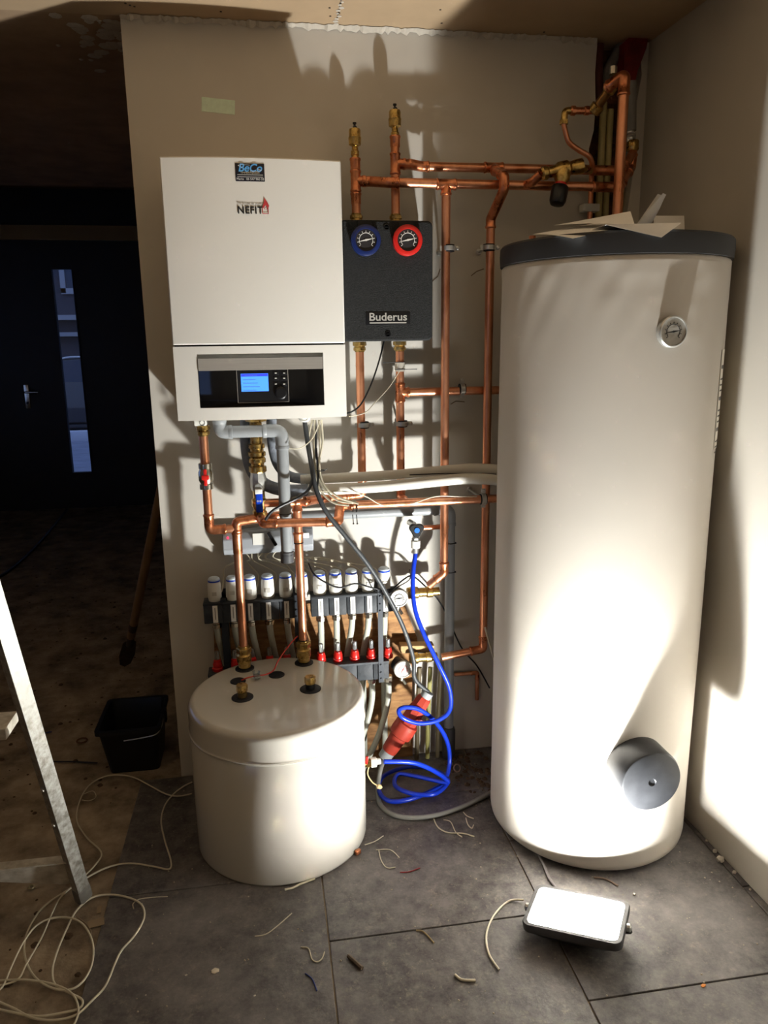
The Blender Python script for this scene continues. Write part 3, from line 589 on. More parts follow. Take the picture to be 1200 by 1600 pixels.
# ---- grey wall drain
YW = -.045
tw = thing('drain_pipe', 'long grey plastic drain pipe running along the wall and down to the floor', 'drain pipe', (at(702, 1000, YW).x, YW, 0))
xw = at(702, 1000, YW).x; zw = at(560, 804, YW).z
pvc_run(tw, [(at(462, 805, YW).x, YW, zw+.004), (xw, YW, zw+.004), (xw, YW, .06)], .0185, el=.028)
MB().lathe([(.026, -.002), (.026, .12), (.0225, .13), (.0195, .132)], (xw, YW, .0), ZP, 24).build('floor_socket', MATS['dark_grey_pvc'], tw)
for yy_ in (848, 893): b = MB(); b.ring((xw, YW, at(702, yy_, YW).z), ZP, .0195, .0016, 22, 6); b.box((xw+.018, YW-.008, at(702, yy_, YW).z), (.007, .006, .006)); b.build('cable_tie', blackp, tw)
# ---- insulated white pipes and grey foam bends
def PL(lst): return [at(*p) for p in lst]
o = MB().tube(smooth(PL([(470, 749, -.17), (520, 747, -.185), (600, 743, -.19), (680, 736, -.19), (730, 732, -.19), (775, 733, -.19), (800, 738, -.19)])), .0165, 18).build('insulated_pipe', foamins); tag(o, 'upper white foam insulated pipe running from boiler to tall tank', 'pipe', 'white insulated pipes')
o = MB().tube(smooth(PL([(475, 765, -.19), (530, 764, -.215), (600, 760, -.22), (680, 752, -.22), (730, 748, -.22), (775, 750, -.22), (800, 755, -.22)])), .0185, 18).build('insulated_pipe', foamins); tag(o, 'lower white foam insulated pipe with a grey cord laid above it', 'pipe', 'white insulated pipes')
o = MB().tube(smooth(PL([(385, 655, -.13), (386, 700, -.13), (394, 735, -.14), (415, 757, -.155), (445, 766, -.18), (482, 766, -.195)])), .021, 18).build('foam_sleeve', greyfoam); tag(o, 'grey foam sleeved pipe bending furthest left under the boiler', 'pipe', 'grey foam sleeves')
o = MB().tube(smooth(PL([(424, 655, -.12), (426, 695, -.12), (434, 725, -.13), (452, 744, -.15), (482, 749, -.172)])), .0175, 18).build('foam_sleeve', greyfoam); tag(o, 'grey foam sleeved pipe curving behind the grey drain pipe', 'pipe', 'grey foam sleeves')
# ---- control box behind the pipes
a, c = at(347, 830, -.045), at(490, 862, -.045)
wc = thing('wiring_box', 'grey wiring box with clear cover and pale label behind the copper pipes', 'wiring box', ((a.x+c.x)/2, 0, c.z))
MB().span((a.x+.004, -.02, c.z), (c.x-.004, -.002, a.z), .004).build('base', greypvc, wc)
b = MB(); mz = (a.z+c.z)/2; hh = (a.z-c.z)/2
b.prism([(-.02, hh), (-.045, hh*.9), (-.062, hh*.4), (-.062, -hh*.4), (-.045, -hh*.9), (-.02, -hh)], (a.x, 0, mz), (0, 1, 0), ZP, XP, c.x-a.x); b.build('clear_cover', smoke, wc, bevel=.004)
MB().span((a.x+.07, -.05, c.z+.02), (c.x-.06, -.03, a.z-.015), .003).build('terminal_rail', whitep, wc)
p = at(474, 838, -.063); MB().span((p.x-.02, -.0645, p.z-.006), (p.x+.02, -.0625, p.z+.012)).build('paper_label', paper, wc)
p = at(356, 840, -.06); MB().lathe([(.004, 0), (.004, .003)], (p.x, -.062, p.z), YN, 10).build('indicator_light', mat('red_led', (220, 40, 60), .4, emit=(255, 40, 70), es=1.5), wc)
p = at(404, 842, -.063); MB().span((p.x-.02, -.0645, p.z-.022), (p.x+.02, -.0625, p.z+.02)).build('switch_plate', whitep, wc)
# ------------------------------------------------------------------ underfloor heating manifold
YA = -.095
mf = thing('heating_manifold', 'dark floor heating manifold with white and blue actuators and red flow caps', 'manifold', (.48, 0, .39))
def bar(x0, x1, z0, z1, nm):
    b = MB(); n = max(1, round((x1-x0)/.061)); w_ = (x1-x0)/n
    for k in range(n): b.span((x0+w_*k+.0006, YA-.03, z0), (x0+w_*(k+1)-.0006, YA+.03, z1), .003)
    b.span((x0, YA-.034, z1-.004), (x1, YA+.034, z1+.006), .002); return b.build(nm, epp2, mf)
px_act = [(335, 920), (363, 917), (390, 916), (418, 914), (446, 911), (471, 910), (499, 907), (524, 906), (549, 905), (575, 903), (600, 901)]
ux0, ux1 = at(318, 940, YA).x, at(478, 940, YA).x; uz0, uz1 = .657, .728
bar(ux0, ux1-.03, uz0, uz1, 'upper_bar'); bar(at(485, 940, YA).x, at(622, 940, YA).x, uz0, uz1, 'upper_bar')
bar(ux0, at(606, 1040, YA).x, .395, .462, 'lower_bar')
xa = [at(px, py, YA).x for px, py in px_act]
for k, x in enumerate(xa):
    zb_ = .745
    a_ = MB().lathe([(.020, -.018), (.022, -.012), (.024, 0), (.0225, .05), (.0205, .055), (.0205, .0585)], (x, YA, zb_), ZP, 24).build('actuator', whitep, mf)
    MB().lathe([(.0212, 0), (.0212, .005), (.019, .0055)], (x, YA, zb_+.0585), ZP, 24).build('blue_ring', blue, a_)
    MB().lathe([(.0205, 0), (.0200, .006), (.015, .011), (.002, .012)], (x, YA, zb_+.0625), ZP, 24).build('cap', mat('pale_blue_cap', (206, 216, 222), .4), a_)
    MB().span((x-.008, YA-.0245, zb_+.012), (x+.008, YA-.0225, zb_+.026)).build('clip_window', mat('pale_line', (196, 192, 184), .5), a_)
    MB().lathe([(.013, 0), (.018, .002), (.018, .02)], (x, YA, .728), ZP, 16).build('actuator_collar', rubber, mf)
    lb = MB().span((x-.0085, YA-.0325, uz0+.004), (x+.0085, YA-.0295, uz1+.003)).build('zone_label', paper, mf)
    MB().span((x-.0012, YA-.0335, uz0+.016), (x+.0012, YA-.0322, uz1-.012)).build('label_print', mat('print_faint', (90, 88, 86), .6), lb)
    MB().lathe([(.016, -.026), (.0165, -.012), (.0145, -.01), (.0145, 0)], (x, YA, uz0), ZP, 8).build('pipe_nut', nickel, mf)
xf = [at(px, 1010, YA).x for px in (338, 366, 394, 422, 450, 476, 503, 529, 555, 581, 606)]
xf = [xf[0]+(xf[-1]-xf[0])*k/10 for k in range(11)]
for k, x in enumerate(xf):
    c_ = MB().lathe([(.0185, 0), (.0195, .004), (.0195, .010), (.016, .013), (.0165, .026), (.0135, .032), (.0135, .038), (.009, .041)], (x, YA, .468), ZP, 16).build('flow_cap', red, mf)
    MB().lathe([(.0075, 0), (.0085, .004), (.0085, .03), (.006, .033), (.001, .034)], (x, YA, .508), ZP, 14).build('sight_tube', clear, c_)
    MB().lathe([(.0155, -.024), (.016, -.01), (.0145, -.008), (.0145, 0)], (x, YA, .395), ZP, 8).build('pipe_nut', nickel, mf)
for px in (350, 463, 592):
    x = at(px, 950, YA).x; b = MB(); b.span((x-.009, YA-.036, .385), (x+.009, YA-.032, .745)) if px > 460 else b.span((x-.012, YA-.01, .385), (x+.012, YA+.04, .745))
    for zz in (.40, .425, .455, .665, .69, .72): b.lathe([(.0035, 0), (.0035, .004)], (x, YA-.036, zz), YN, 8) if px > 460 else None
    b.span((x-.009, YA-.034, .735), (x+.009, -.003, .745)); b.span((x-.009, YA-.034, .385), (x+.009, -.003, .392)); b.build('wall_bracket', mat('bracket_dark', (36, 40, 46), .45, .3), mf)
dialw = mat('dial_white', (176, 173, 166), .4)
for (px, py, rz) in ((623, 934, 0), (629, 1045, 1)):
    p = at(px, py, YA-.05); gm = MB().cyl((p.x-.02, YA, p.z+.005), (p.x, YA-.02, p.z), .025).lathe([(.03, 0), (.034, .006), (.034, .016)], (p.x, YA-.035, p.z), YN, 28).build('gauge_back', blackp, mf)
    gauge(gm, (p.x, YA-.044, p.z), YN, .0335, chrome if rz == 0 else dialw, dialw, inkdark if rz == 0 else inkred, 5 if rz == 0 else 60, 'pressure_gauge', .86)
    b = MB(); b.lathe([(.009, 0), (.009, .016), (.006, .018)], (p.x, YA-.03, p.z-.054), ZP, 10); b.lathe([(.006, 0), (.006, .02)], (p.x+.004, YA-.035, p.z-.05), (.6, -.3, -1), 8); b.build('bleed_valve', nickel, mf)
b = MB(); b.lathe([(.020, 0), (.022, .01), (.022, .04), (.017, .044), (.017, .07), (.021, .074), (.021, .094), (.016, .097), (.016, .12)], (at(636, 926, YA).x, YA, at(650, 926, YA).z), XP, 14); b.build('inlet_union', brass, mf)
b = MB(); b.lathe([(.018, 0), (.022, .006), (.022, .03), (.017, .034), (.017, .06), (.020, .063), (.020, .082), (.016, .086), (.016, .105)], (at(640, 1028, YA).x, YA, at(650, 1028, YA).z), XP, 14); b.build('outlet_union', brass, mf)
# heating loops
def loop(pts, label, r=.0115, m=pexm, grp='milky floor heating pipes'):
    o = MB().tube(smooth(pts, 6), r, 12).build('heating_pipe', m); tag(o, label, 'pipe', grp); return o
ordn = ['first', 'second', 'third', 'fourth', 'fifth', 'sixth', 'seventh', 'eighth', 'ninth', 'tenth', 'eleventh']
for k, x in enumerate(xa):
    dx = .02*(1 if k < 5 else (-.9 if k in (8, 9) else .2)); y0_ = -.04
    loop([(x, YA, .632), (x+dx*.2, YA+.01, .58), (x+dx*.6, YA+.045, .51), (x+dx, -.036, .44), (x+dx, -.036, .3), (x+dx, -.036, .006)], 'milky plastic heating pipe under the %s actuator from the left, upper manifold bar' % ordn[k])
low = {7: (-.03, -.16, -.24), 8: (-.03, -.10, -.2), 9: (-.01, -.12, -.16), 10: (.0, -.09, -.2)}
for k, x in enumerate(xf):
    if k < 7: pts = [(x, YA, .372), (x, YA, .25), (x, YA, .006)]
    else:
        e = [(.03, -.13), (.045, -.14), (.04, -.15), (.05, -.16)][k-7]; pts = [(x, YA, .372), (x-.002, YA-.01, .31), (x-.02, YA-.025, .24), (x-.055, YA-.04, .15), (x-.105, YA-.045, .05), (x-.12, YA-.045, .006)]
    loop(pts, 'milky plastic heating pipe dropping under the %s red flow cap from the left' % ordn[k])
# wooden board behind the manifold
b = MB(); b.prism([(.14, .0), (.90, .0), (.90, .40), (.925, .42), (.92, .50), (.865, .66), (.58, .67), (.16, .665)], (0, -.014, 0), XP, ZP, (0, 1, 0), .012)
o = b.build('backing_board', brown); tag(o, 'brown wooden board fixed to the wall behind the manifold', 'board')
b = MB(); p0 = at(630, 1012, -.05); b.box((p0.x+.05, -.055, p0.z), (.13, .045, .03), Matrix.Rotation(.06, 3, 'Y'), .003); o = b.build('wood_offcut', mat('pale_wood', (196, 160, 112), .8, var=.2)); tag(o, 'pale wooden offcut above the lower brass union right of the manifold', 'wood offcut')
# yellow-green pipes right of manifold; two have shade put into their colour
for k, (px, yt, lab) in enumerate([(672, 1042, 'yellow green pipe rising under the lower brass union'), (688, 1045, 'yellow pipe in painted shade standing left of the grey drain pipe'), (655, 1042, 'pipe in painted shade standing behind the orange connector')]):
    p = at(px, yt, -.04-.0*k); q = at(px-6, 1170, -.04); o = MB().tube([(p.x, -.045, p.z), (p.x-.008, -.045, .2), (p.x-.012, -.045, .004)], .009, 10).build('floor_pipe', mat('olive_pipe', (150, 144, 84), .6) if k == 0 else mat('shade_tinted_pipe', (92, 80, 56), .6)); tag(o, lab, 'pipe')
# small copper line right of the grey drain
z_ = at(720, 1060, -.05).z; xx = at(750, 1060, -.05).x
t = thing('copper_pipe', 'thin copper pipe low on the wall right of the grey drain pipe', 'pipe', (xx, -.05, .25), 'copper pipes')
run(t, [(xw+.03, -.012, z_), (xx, -.012, z_), (xx, -.012, .22)], r=.0075, elbow=.014, leg=.014)
# ---- tap with hose
tp = thing('tap', 'garden tap with black three-sided handle and blue centre', 'tap', (at(650, 835, -.11).x, -.11, at(650, 850, -.11).z))
q = at(650, 827, -.12); sx_ = at(692, 823, -.06)
run(tp, [(sx_.x+.02, -.06, sx_.z), (q.x+.02, -.06, sx_.z), (q.x+.0, -.07, sx_.z)], r=.009, elbow=.01, leg=.012)
MB().tube(rounded([(q.x-.01, -.05, q.z+.01), (q.x, -.085, q.z+.008), (q.x+.0, -.11, q.z-.012), (q.x, -.112, q.z-.045)], .015), .0115, 16).lathe([(.014, 0), (.014, .012)], (q.x, -.112, q.z-.045), ZP, 6).build('spout', chrome, tp)
poly = [];
for k in range(36):
    a = 2*PI*k/36; rr = .0245*(1+.16*math.cos(3*(a-PI/2+PI/3))); poly.append((rr*math.cos(a), rr*math.sin(a)))
hn = MB().prism(poly, (q.x, -.118, q.z), XP, ZP, YN, .018).build('tap_handle', blackp, tp, bevel=.003)
MB().lathe([(.0095, 0), (.0095, .003)], (q.x, -.136, q.z), YN, 20).build('blue_button', mat('bright_blue', (28, 104, 214), .35), hn)
cz = at(648, 850, -.112).z
MB().lathe([(.0165, -.014), (.017, -.006), (.017, .012), (.012, .014)], (q.x, -.112, cz), ZP, 12).build('hose_coupling', whitep, tp)
MB().cyl((q.x, -.112, cz-.014), (q.x, -.112, cz-.034), .0095).build('ferrule', chrome, tp)
hs_ = smooth([V((q.x, -.112, cz-.03))]+PL([(645, 905, -.13), (648, 950, -.15), (662, 990, -.17), (684, 1035, -.19), (702, 1075, -.2), (703, 1108, -.215), (685, 1125, -.235), (655, 1130, -.25), (630, 1122, -.26), (623, 1110, -.25), (636, 1105, -.235), (658, 1110, -.22), (682, 1130, -.2), (699, 1160, -.19), (702, 1195, -.2)])
             +[fl(690, 1225, .02), fl(650, 1246, .02), fl(610, 1252, .02), fl(592, 1235, .02), fl(600, 1212, .02), fl(640, 1198, .022), fl(682, 1205, .024), fl(700, 1220, .03), fl(680, 1240, .035), fl(645, 1240, .036), fl(618, 1228, .036), fl(622, 1210, .036), fl(650, 1213, .04), fl(690, 1222, .042), fl(700, 1222, .045)]
             +[at(690, 1212, -.29), at(665, 1198, -.33), at(640, 1191, -.35), at(600, 1190, -.36)], 8)
o = MB().tube(hs_, .0082, 12).build('garden_hose', bluehose); tag(o, 'blue water hose looping down from the tap and coiled on the floor', 'hose')
# ------------------------------------------------------------------ grey five-core cable, orange connector
pl0, pl1 = at(667, 1085, -.19), at(603, 1180, -.19); ax = (pl1-pl0).normalized()
cn = thing('power_connector', 'orange industrial plug and socket hanging tilted behind the blue hose', 'plug', pl1)
L = (pl1-pl0).length
MB().lathe([(.016, -.012), (.021, -.010), (.021, .012), (.019, .014)], pl0, ax, 16).build('cable_nut', greypvc, cn)
MB().lathe([(.022, .012), (.028, .02), (.030, .05), (.034, .07), (.0345, L*.48)], pl0, ax, 8).build('plug_body', orange, cn)
MB().lathe([(.036, L*.46), (.043, L*.47), (.044, L*.60), (.042, L*.66), (.033, L*.68), (.029, L*.9), (.027, L*.93)], pl0, ax, 20).build('socket_body', orange, cn)
s_ = pl0+ax*L*.36; MB().box(s_+V((.03, -.02, -.01)), (.04, .02, .012), Matrix.Rotation(.9, 3, 'Y'), .003).build('locking_lug', mat('dark_red_plastic', (120, 24, 28), .5), cn)
MB().lathe([(.024, L*.92), (.026, L*.93), (.025, L*1.04), (.014, L*1.05)], pl0, ax, 16).build('socket_nut', greypvc, cn)
e_ = pl0+ax*L*1.02; s0_ = pl0-ax*.01
cab = smooth([glandp]+PL([(482, 700, -.2), (488, 735, -.27), (494, 765, -.29), (510, 800, -.30), (540, 838, -.29), (575, 882, -.27), (605, 930, -.24), (630, 980, -.21), (646, 1030, -.195), (648, 1060, -.19)])+[s0_], 8)
o = MB().tube(cab, .0078, 12).build('power_cable', greycable); tag(o, 'thick dark grey cable running diagonally from boiler down to orange plug', 'cable')
fc = smooth([e_]+[at(594, 1205, -.24), fl(590, 1240, .009), fl(598, 1262, .009), fl(625, 1276, .009), fl(670, 1276, .009), fl(720, 1262, .009), fl(765, 1240, .009), fl(800, 1222, .009)], 8)
o = MB().tube(fc, .0085, 12).build('power_cable', mat('pale_grey_cable', (128, 126, 120), .5)); tag(o, 'pale grey cable looping on the floor between buffer tank and tall tank', 'cable')
# ---- thin cables
def cable(pts, r, m, label, name='cable', cat='cable', n=7, group=None):
    o = MB().tube(smooth(pts, n), r, 8).build(name, m); return tag(o, label, cat, group)
cable(PL([(600, 533, -.12), (592, 565, -.15), (580, 600, -.17), (565, 630, -.2), (552, 642, -.22), (540, 646, -.2)]), .0028, blackcable, 'thin black cable from the pump group back to the boiler')
cable(PL([(492, 656, -.15), (493, 690, -.16), (491, 720, -.18), (489, 745, -.2), (482, 765, -.24), (465, 778, -.28), (440, 790, -.29), (424, 800, -.29), (415, 812, -.28)]), .005, blackcable, 'black cable bending left below the boiler towards the blue lever')
cable(PL([(494, 700, -.2), (497, 740, -.22), (496, 770, -.27), (505, 782, -.29)]), .0035, blackcable, 'short black cable end beside the white cable bundle')
wp = [((488, 656), (482, 690), (488, 730), (500, 765), (520, 785), (545, 790)), ((492, 656), (490, 700), (495, 740), (508, 765), (528, 782), (552, 786)), ((498, 656), (500, 700), (498, 735), (510, 762), (535, 780), (556, 784)), ((502, 656), (504, 690), (499, 725), (505, 755), (528, 776), (560, 787))]
wl = ['leftmost white cable bowing out under the boiler', 'second white cable in the bundle under the boiler', 'third white cable in the bundle under the boiler', 'rightmost white cable in the bundle under the boiler']
for k, (pp, l_) in enumerate(zip(wp, wl)): cable([at(p[0], p[1], -.16-.022*i-.006*k) for i, p in enumerate(pp)], .0034, wirew, l_, group='white cables under the boiler')
cable(PL([(500, 658, -.2), (488, 685, -.22), (470, 700, -.24), (452, 701, -.245)]), .0018, wirew, 'thin white wire looped around the grey drain pipe')
cable(PL([(624, 580, -.1), (608, 605, -.12), (585, 630, -.16), (570, 645, -.2), (545, 651, -.22)]), .0015, wirew, 'thin white sensor wire from copper pipe to boiler')
cable(PL([(500, 768, -.25), (540, 768, -.25), (570, 775, -.23), (600, 790, -.22), (640, 788, -.22), (680, 776, -.21), (720, 776, -.21), (745, 776, -.2)]), .0018, wirew, 'thin white wire draped along the main horizontal copper pipe')
cable(PL([(482, 880, -.1), (490, 896, -.13), (505, 908, -.15), (530, 918, -.15), (555, 912, -.15), (580, 918, -.15), (600, 922, -.14), (615, 918, -.13), (630, 906, -.1), (643, 900, -.08), (660, 912, -.05), (690, 945, -.03), (720, 1010, -.03), (745, 1040, -.05), (765, 1075, -.06)]), .003, blackcable, 'thin black cable draped across the white actuators')
cable(PL([(575, 905, -.15), (585, 922, -.15), (606, 928, -.15), (622, 917, -.14), (640, 905, -.1), (640, 890, -.03)]), .002, blackcable, 'short black wire tucked beside the upper pressure gauge')
cable(PL([(758, 980, -.14), (766, 1010, -.14), (775, 1040, -.12)]), .004, wirew, 'pale cable tied to the copper pipe beside the tall tank')
cable(PL([(640, 742, -.215), (700, 740, -.215), (775, 741, -.215)]), .002, blackcable, 'dark cord lying between the two white insulated pipes')
for px, l_ in ((551, 'left black cable tie round the main copper pipe below the insulated pipes'), (557, 'right black cable tie round the main copper pipe below the insulated pipes')):
    b = MB(); b.ring(at(px, 792, YM), XP, .0175, .0016, 20, 6); p = at(px, 804, YM-.017); b.tube([p, p+V((.002, 0, -.03))], .0016, 6); b.lathe([(.003, 0), (.003, .004)], p+V((.002, 0, -.034)), ZP, 8); tag(b.build('cable_tie', blackp), l_, 'cable tie')
b = MB(); p = at(501, 735, -.235); b.ring(p, ZP, .013, .0016, 20, 6); b.tube([p+V((.012, -.004, 0)), p+V((.022, -.006, .006))], .0014, 6); o = b.build('cable_tie', blackp); tag(o, 'black cable tie round the hanging white cable bundle', 'cable tie')
# white wires from wiring box to actuators
for k in range(11):
    x0_ = .245+.022*k; dx = random.uniform(-.02, .02); tx = xa[k]
    rr = [(x0_, -.035, .885), (x0_+dx, -.05, .862), (x0_+(tx-x0_)*.45, -.035-.012*random.random(), .838+random.uniform(-.012, .012)), (tx+.03*(1 if k < 5 else -1), -.035, .80), (tx+.026*(1 if k < 5 else -1), -.06, .765), (tx+.02*(1 if k < 5 else -1), -.088, .757)]
    cable(rr, .0026, wirew, 'white wire from the wiring box to the %s actuator from the left' % ordn[k], 'actuator_wire', 'wire', group='white actuator wires')
# ------------------------------------------------------------------ tall tank
TC = V((1.418, -.478, .03)); TR = .323; TT = 1.828
tk = thing('hot_water_tank', 'tall white cylindrical hot water tank with dark grey lid', 'tank', (TC.x, TC.y, 0))
vs = []; fs = []; seg = 180; prof = [(TR*.93, -.018), (TR*.97, -.016), (TR*.992, -.008), (TR, .01)]+[(TR, .012+(TT-.03-.03)*k/90) for k in range(1, 91)]+[(TR, TT-.03-.006), (TR*.985, TT-.03)]
for i, (r, h) in enumerate(prof):
    z = TC.z+h
    for k in range(seg):
        a = 2*PI*k/seg; w = 0
        if .06 < h < 1.78:
            top = max(0, (z-1.45)/.38); w = .0006*math.sin(3*a+z*5)+.0003*math.sin(7*a-z*9)
            w += top**3*(.0012*math.sin(9*a+z*20)+.0018*math.sin(23*a-z*40)*math.sin(5*a+2))
            d1_ = z-1.745-.012*math.sin(6*a); w += -.0016*math.exp(-(d1_/.006)**2)*max(0, math.sin(2*a+4.6))
            d2_ = z-1.66+.16*(a-4.75); w += .0035*math.exp(-(d2_/.006)**2)*math.exp(-((a-4.8)/.22)**2)
        vs.append((TC.x+math.cos(a)*(r+w), TC.y+math.sin(a)*(r+w), z))
for i in range(len(prof)-1):
    for k in range(seg): k2 = (k+1) % seg; fs.append((i*seg+k, i*seg+k2, (i+1)*seg+k2, (i+1)*seg+k))
b = MB().add(vs, fs); b.f.append(tuple(range(seg))); b.m.append(0); b.build('jacket', tankw, tk, sharp=60)
for a in (0.5, 2.6, 4.7): MB().lathe([(.03, 0), (.025, .0125)], (TC.x+.2*math.cos(a), TC.y+.2*math.sin(a), 0), ZP, 16).build('foot', blackp, tk)
lid = MB().lathe([(TR*.98, 0), (TR+.005, .002), (TR+.007, .03), (TR+.006, .052), (TR+.001, .058), (TR*.9, .060), (.01, .060)], (TC.x, TC.y, TT-.002), ZP, 96).build('lid', lidgrey, tk)
def tdir(deg): a = math.radians(deg); return V((math.sin(a), -math.cos(a), 0))
n_ = tdir(1.5); pc = V((TC.x, TC.y, .375))+n_*(TR-.012)
fc_ = MB().lathe([(.094, 0), (.094, .085), (.090, .096), (.086, .098), (.012, .100), (.010, .097), (.001, .097)], pc, n_, 56).build('flange_cover', mat('cover_grey', (46, 47, 50), .38, rgb2=(34, 35, 38), scale=14), tk)
n_ = tdir(3.5); pgz = V((TC.x, TC.y, 1.632))+n_*(TR-.006)
gauge(tk, pgz, n_, .041, chrome, dialw, inkdark, 8, 'temperature_gauge', .88)
# side label, on the right flank
b = MB(); K = 10; a0, a1 = math.radians(46), math.radians(76); zt_, zb2 = at(1125, 545, -.55).z, at(1115, 690, -.55).z
for lay, (r0) in enumerate((TR+.0014,)):
    v_ = []; 
    for k in range(K+1):
        a = a0+(a1-a0)*k/K; d_ = V((math.sin(a), -math.cos(a), 0))
        for z in (zb2, zt_): v_.append((TC.x+d_.x*r0, TC.y+d_.y*r0, z))
        for z in (zb2, zt_): v_.append((TC.x+d_.x*(r0-.003), TC.y+d_.y*(r0-.003), z))
    f_ = []
    for k in range(K): o_ = k*4; f_ += [(o_, o_+4, o_+5, o_+1), (o_+2, o_+3, o_+7, o_+6), (o_+1, o_+5, o_+7, o_+3), (o_, o_+2, o_+6, o_+4)]
    b.add(v_, f_)
sl = b.build('side_label', mat('label_paper', (232, 226, 212), .6), tk)
b = MB()
for gi in range(3):
    for li, (dz, wdt, hgt) in enumerate([(.028, .35, .010), (.062, .6, .004), (.078, .55, .004), (.094, .65, .004)]):
        z = zt_-.02-gi*(zt_-zb2)*.315-dz; a = math.radians(48); 
        for s in range(5):
            aa = a+math.radians(17)*wdt*s/5; d_ = V((math.sin(aa), -math.cos(aa), 0)); tdn = V((math.cos(aa), math.sin(aa), 0)); R_ = Matrix((tdn, -d_, ZP)).transposed()
            b.box(V((TC.x, TC.y, z))+d_*(TR+.0017), (.008, .0006, hgt), R_)
b.build('label_print', MATS['print_faint'], sl)
# copper riser and cap at lid
lt = TT+.058
rp = at(965, 325, -.22); ptop = at(969, 122, -.22)
tr_ = thing('copper_pipe', 'thick vertical copper pipe rising from the top of the tall tank', 'pipe', (rp.x, -.22, lt), 'copper pipes')
pm = at(948, 150, -.17); pq = at(925, 168, -.11)
run(tr_, [(rp.x, -.22, lt+.002), (rp.x, -.22, ptop.z+.01), (at(948, 124, -.17).x, -.17, ptop.z-.015)], r=.0165, elbow=.02, leg=.03)
MB().cyl(at(958, 118, -.19)+V((0, 0, .004)), at(958, 114, -.19)+V((0, 0, .018)), .012).build('plug', nickel, tr_)
vb2 = thing('brass_fitting', 'tilted brass tube and tee between thick riser and thin curved copper pipe', 'pipe fitting', at(930, 175, -.12))
A_, B_ = at(952, 140, -.16), at(931, 170, -.12)
MB().cyl(B_, A_, .0145, 20).build('tube', mat('dull_brass', (170, 128, 76), .4, 1., var=.3, scale=20), vb2)
MB().lathe([(.016, -.01), (.021, -.006), (.021, .014), (.016, .016)], A_, A_-B_, 16).lathe([(.017, -.014), (.022, -.01), (.022, .012), (.017, .014)], B_, A_-B_, 16).build('flared_nut', brass, vb2)
C_, D_ = at(890, 173, -.11), at(926, 173, -.11)
MB().lathe([(.010, 0), (.015, .006), (.015, .018), (.011, .02), (.011, .05), (.014, .052), (.014, .066), (.011, .068), (.011, (D_-C_).length+.01)], C_, D_-C_, 10).build('union', copper_d, vb2)
MB().tube(rounded([C_+V((.008, 0, 0)), C_+V((-.016, 0, 0)), C_+V((-.018, -.0, -.034))], .014), .011, 14).lathe([(.015, 0), (.015, .014)], C_+V((-.018, 0, -.042)), ZP, 6).build('elbow', brass, vb2)
E2 = C_+V((-.018, 0, -.04))
o = MB().tube(smooth([E2, at(883, 203, -.11), at(889, 222, -.11), at(904, 234, -.11), at(920, 244, -.11), at(925, 256, -.10), at(925, 268, -.08)]), .0085, 14).build('copper_pipe', copper); tag(o, 'thin S-curved copper pipe hanging from the brass elbow near the ceiling chase', 'pipe', 'copper pipes')
t = thing('copper_pipe', 'short vertical copper stub with white clip below the two horizontal pipes', 'pipe', at(921, 345, -.05), 'copper pipes')
run(t, [at(925, 262, -.035), at(921, 350, -.035)], r=.009); MB().span(at(912, 324, -.05)+V((0, 0, -.012)), at(930, 324, -.01)+V((0, 0, .006)), .003).build('pipe_saddle', whitep, t)
# safety valve
sv = thing('safety_valve', 'brass safety valve with black cap hanging on the lower horizontal pipe', 'valve', at(872, 310, -.21))
S0, S1, S2, SB = at(820, 290, YL-.0), at(845, 272, -.19), at(915, 258, -.19), at(872, 300, -.2); Sm = at(880, 268, -.195)
MB().tube(rounded([S0, at(832, 284, -.17), S1], .02), .0145, 16).build('branch_pipe', copper_d, sv)
MB().lathe([(.016, 0), (.021, .006), (.021, .02), (.017, .024), (.019, .05), (.026, .06), (.027, .09), (.02, .1), (.024, .12), (.024, .14), (.015, .142)], S1, S2-S1, 14).build('valve_body', brass, sv)
dn = (at(871, 315, -.215)-Sm).normalized()
MB().lathe([(.025, 0), (.025, .025), (.018, .035), (.017, .04)], Sm, dn, 18).build('bonnet', brass, sv)
MB().lathe([(.019, .040), (.019, .052)], Sm, dn, 18).build('red_band', red, sv)
MB().lathe([(.025, .050), (.0275, .054), (.0265, .098), (.022, .108), (.014, .11)], Sm, dn, 18).build('cap', blackp, sv)
b = MB(); b.cyl(at(905, 262, -.15), at(925, 266, YU), .013); b.build('outlet', brass, sv)
# paper sheets on lid and blue cap
def sheet(corners, label, curl=.0, nm='paper_sheet', m=paper):
    a, b_, c, d = [V(x) for x in corners]; N = 10; v_ = []; f_ = []; nr = (b_-a).cross(d-a).normalized()
    for off in (0, -.0006):
        for i in range(N+1):
            for j in range(N+1):
                s, t = i/N, j/N; p = (a*(1-s)+b_*s)*(1-t)+(d*(1-s)+c*s)*t; p = p+nr*(curl*math.sin(PI*s)*math.sin(PI*(t*.7+.3))+off); v_.append(p)
    M_ = (N+1)**2
    for i in range(N):
        for j in range(N):
            q_ = i*(N+1)+j; f_ += [(q_, q_+1, q_+N+2, q_+N+1), (M_+q_, M_+q_+N+1, M_+q_+N+2, M_+q_+1)]
    o = MB().add(v_, f_).build(nm, m); return tag(o, label, 'paper', 'papers on the tank lid')
sheet([at(832, 366, -.56), at(895, 375, -.77)+V((0, 0, .004)), at(990, 352, -.62), at(950, 345, -.40)], 'flat paper sheet lying on the left half of the tank lid', .004)
sheet([at(865, 352, -.55), at(992, 352, -.68), at(985, 330, -.60), at(900, 346, -.45)], 'folded paper sheet propped at the middle of the lid front', .006)
sheet([at(993, 353, -.62), at(1020, 346, -.58), at(1041, 304, -.60), at(1036, 302, -.64)], 'upright paper sheet fanned open with torn points on the lid', .012)
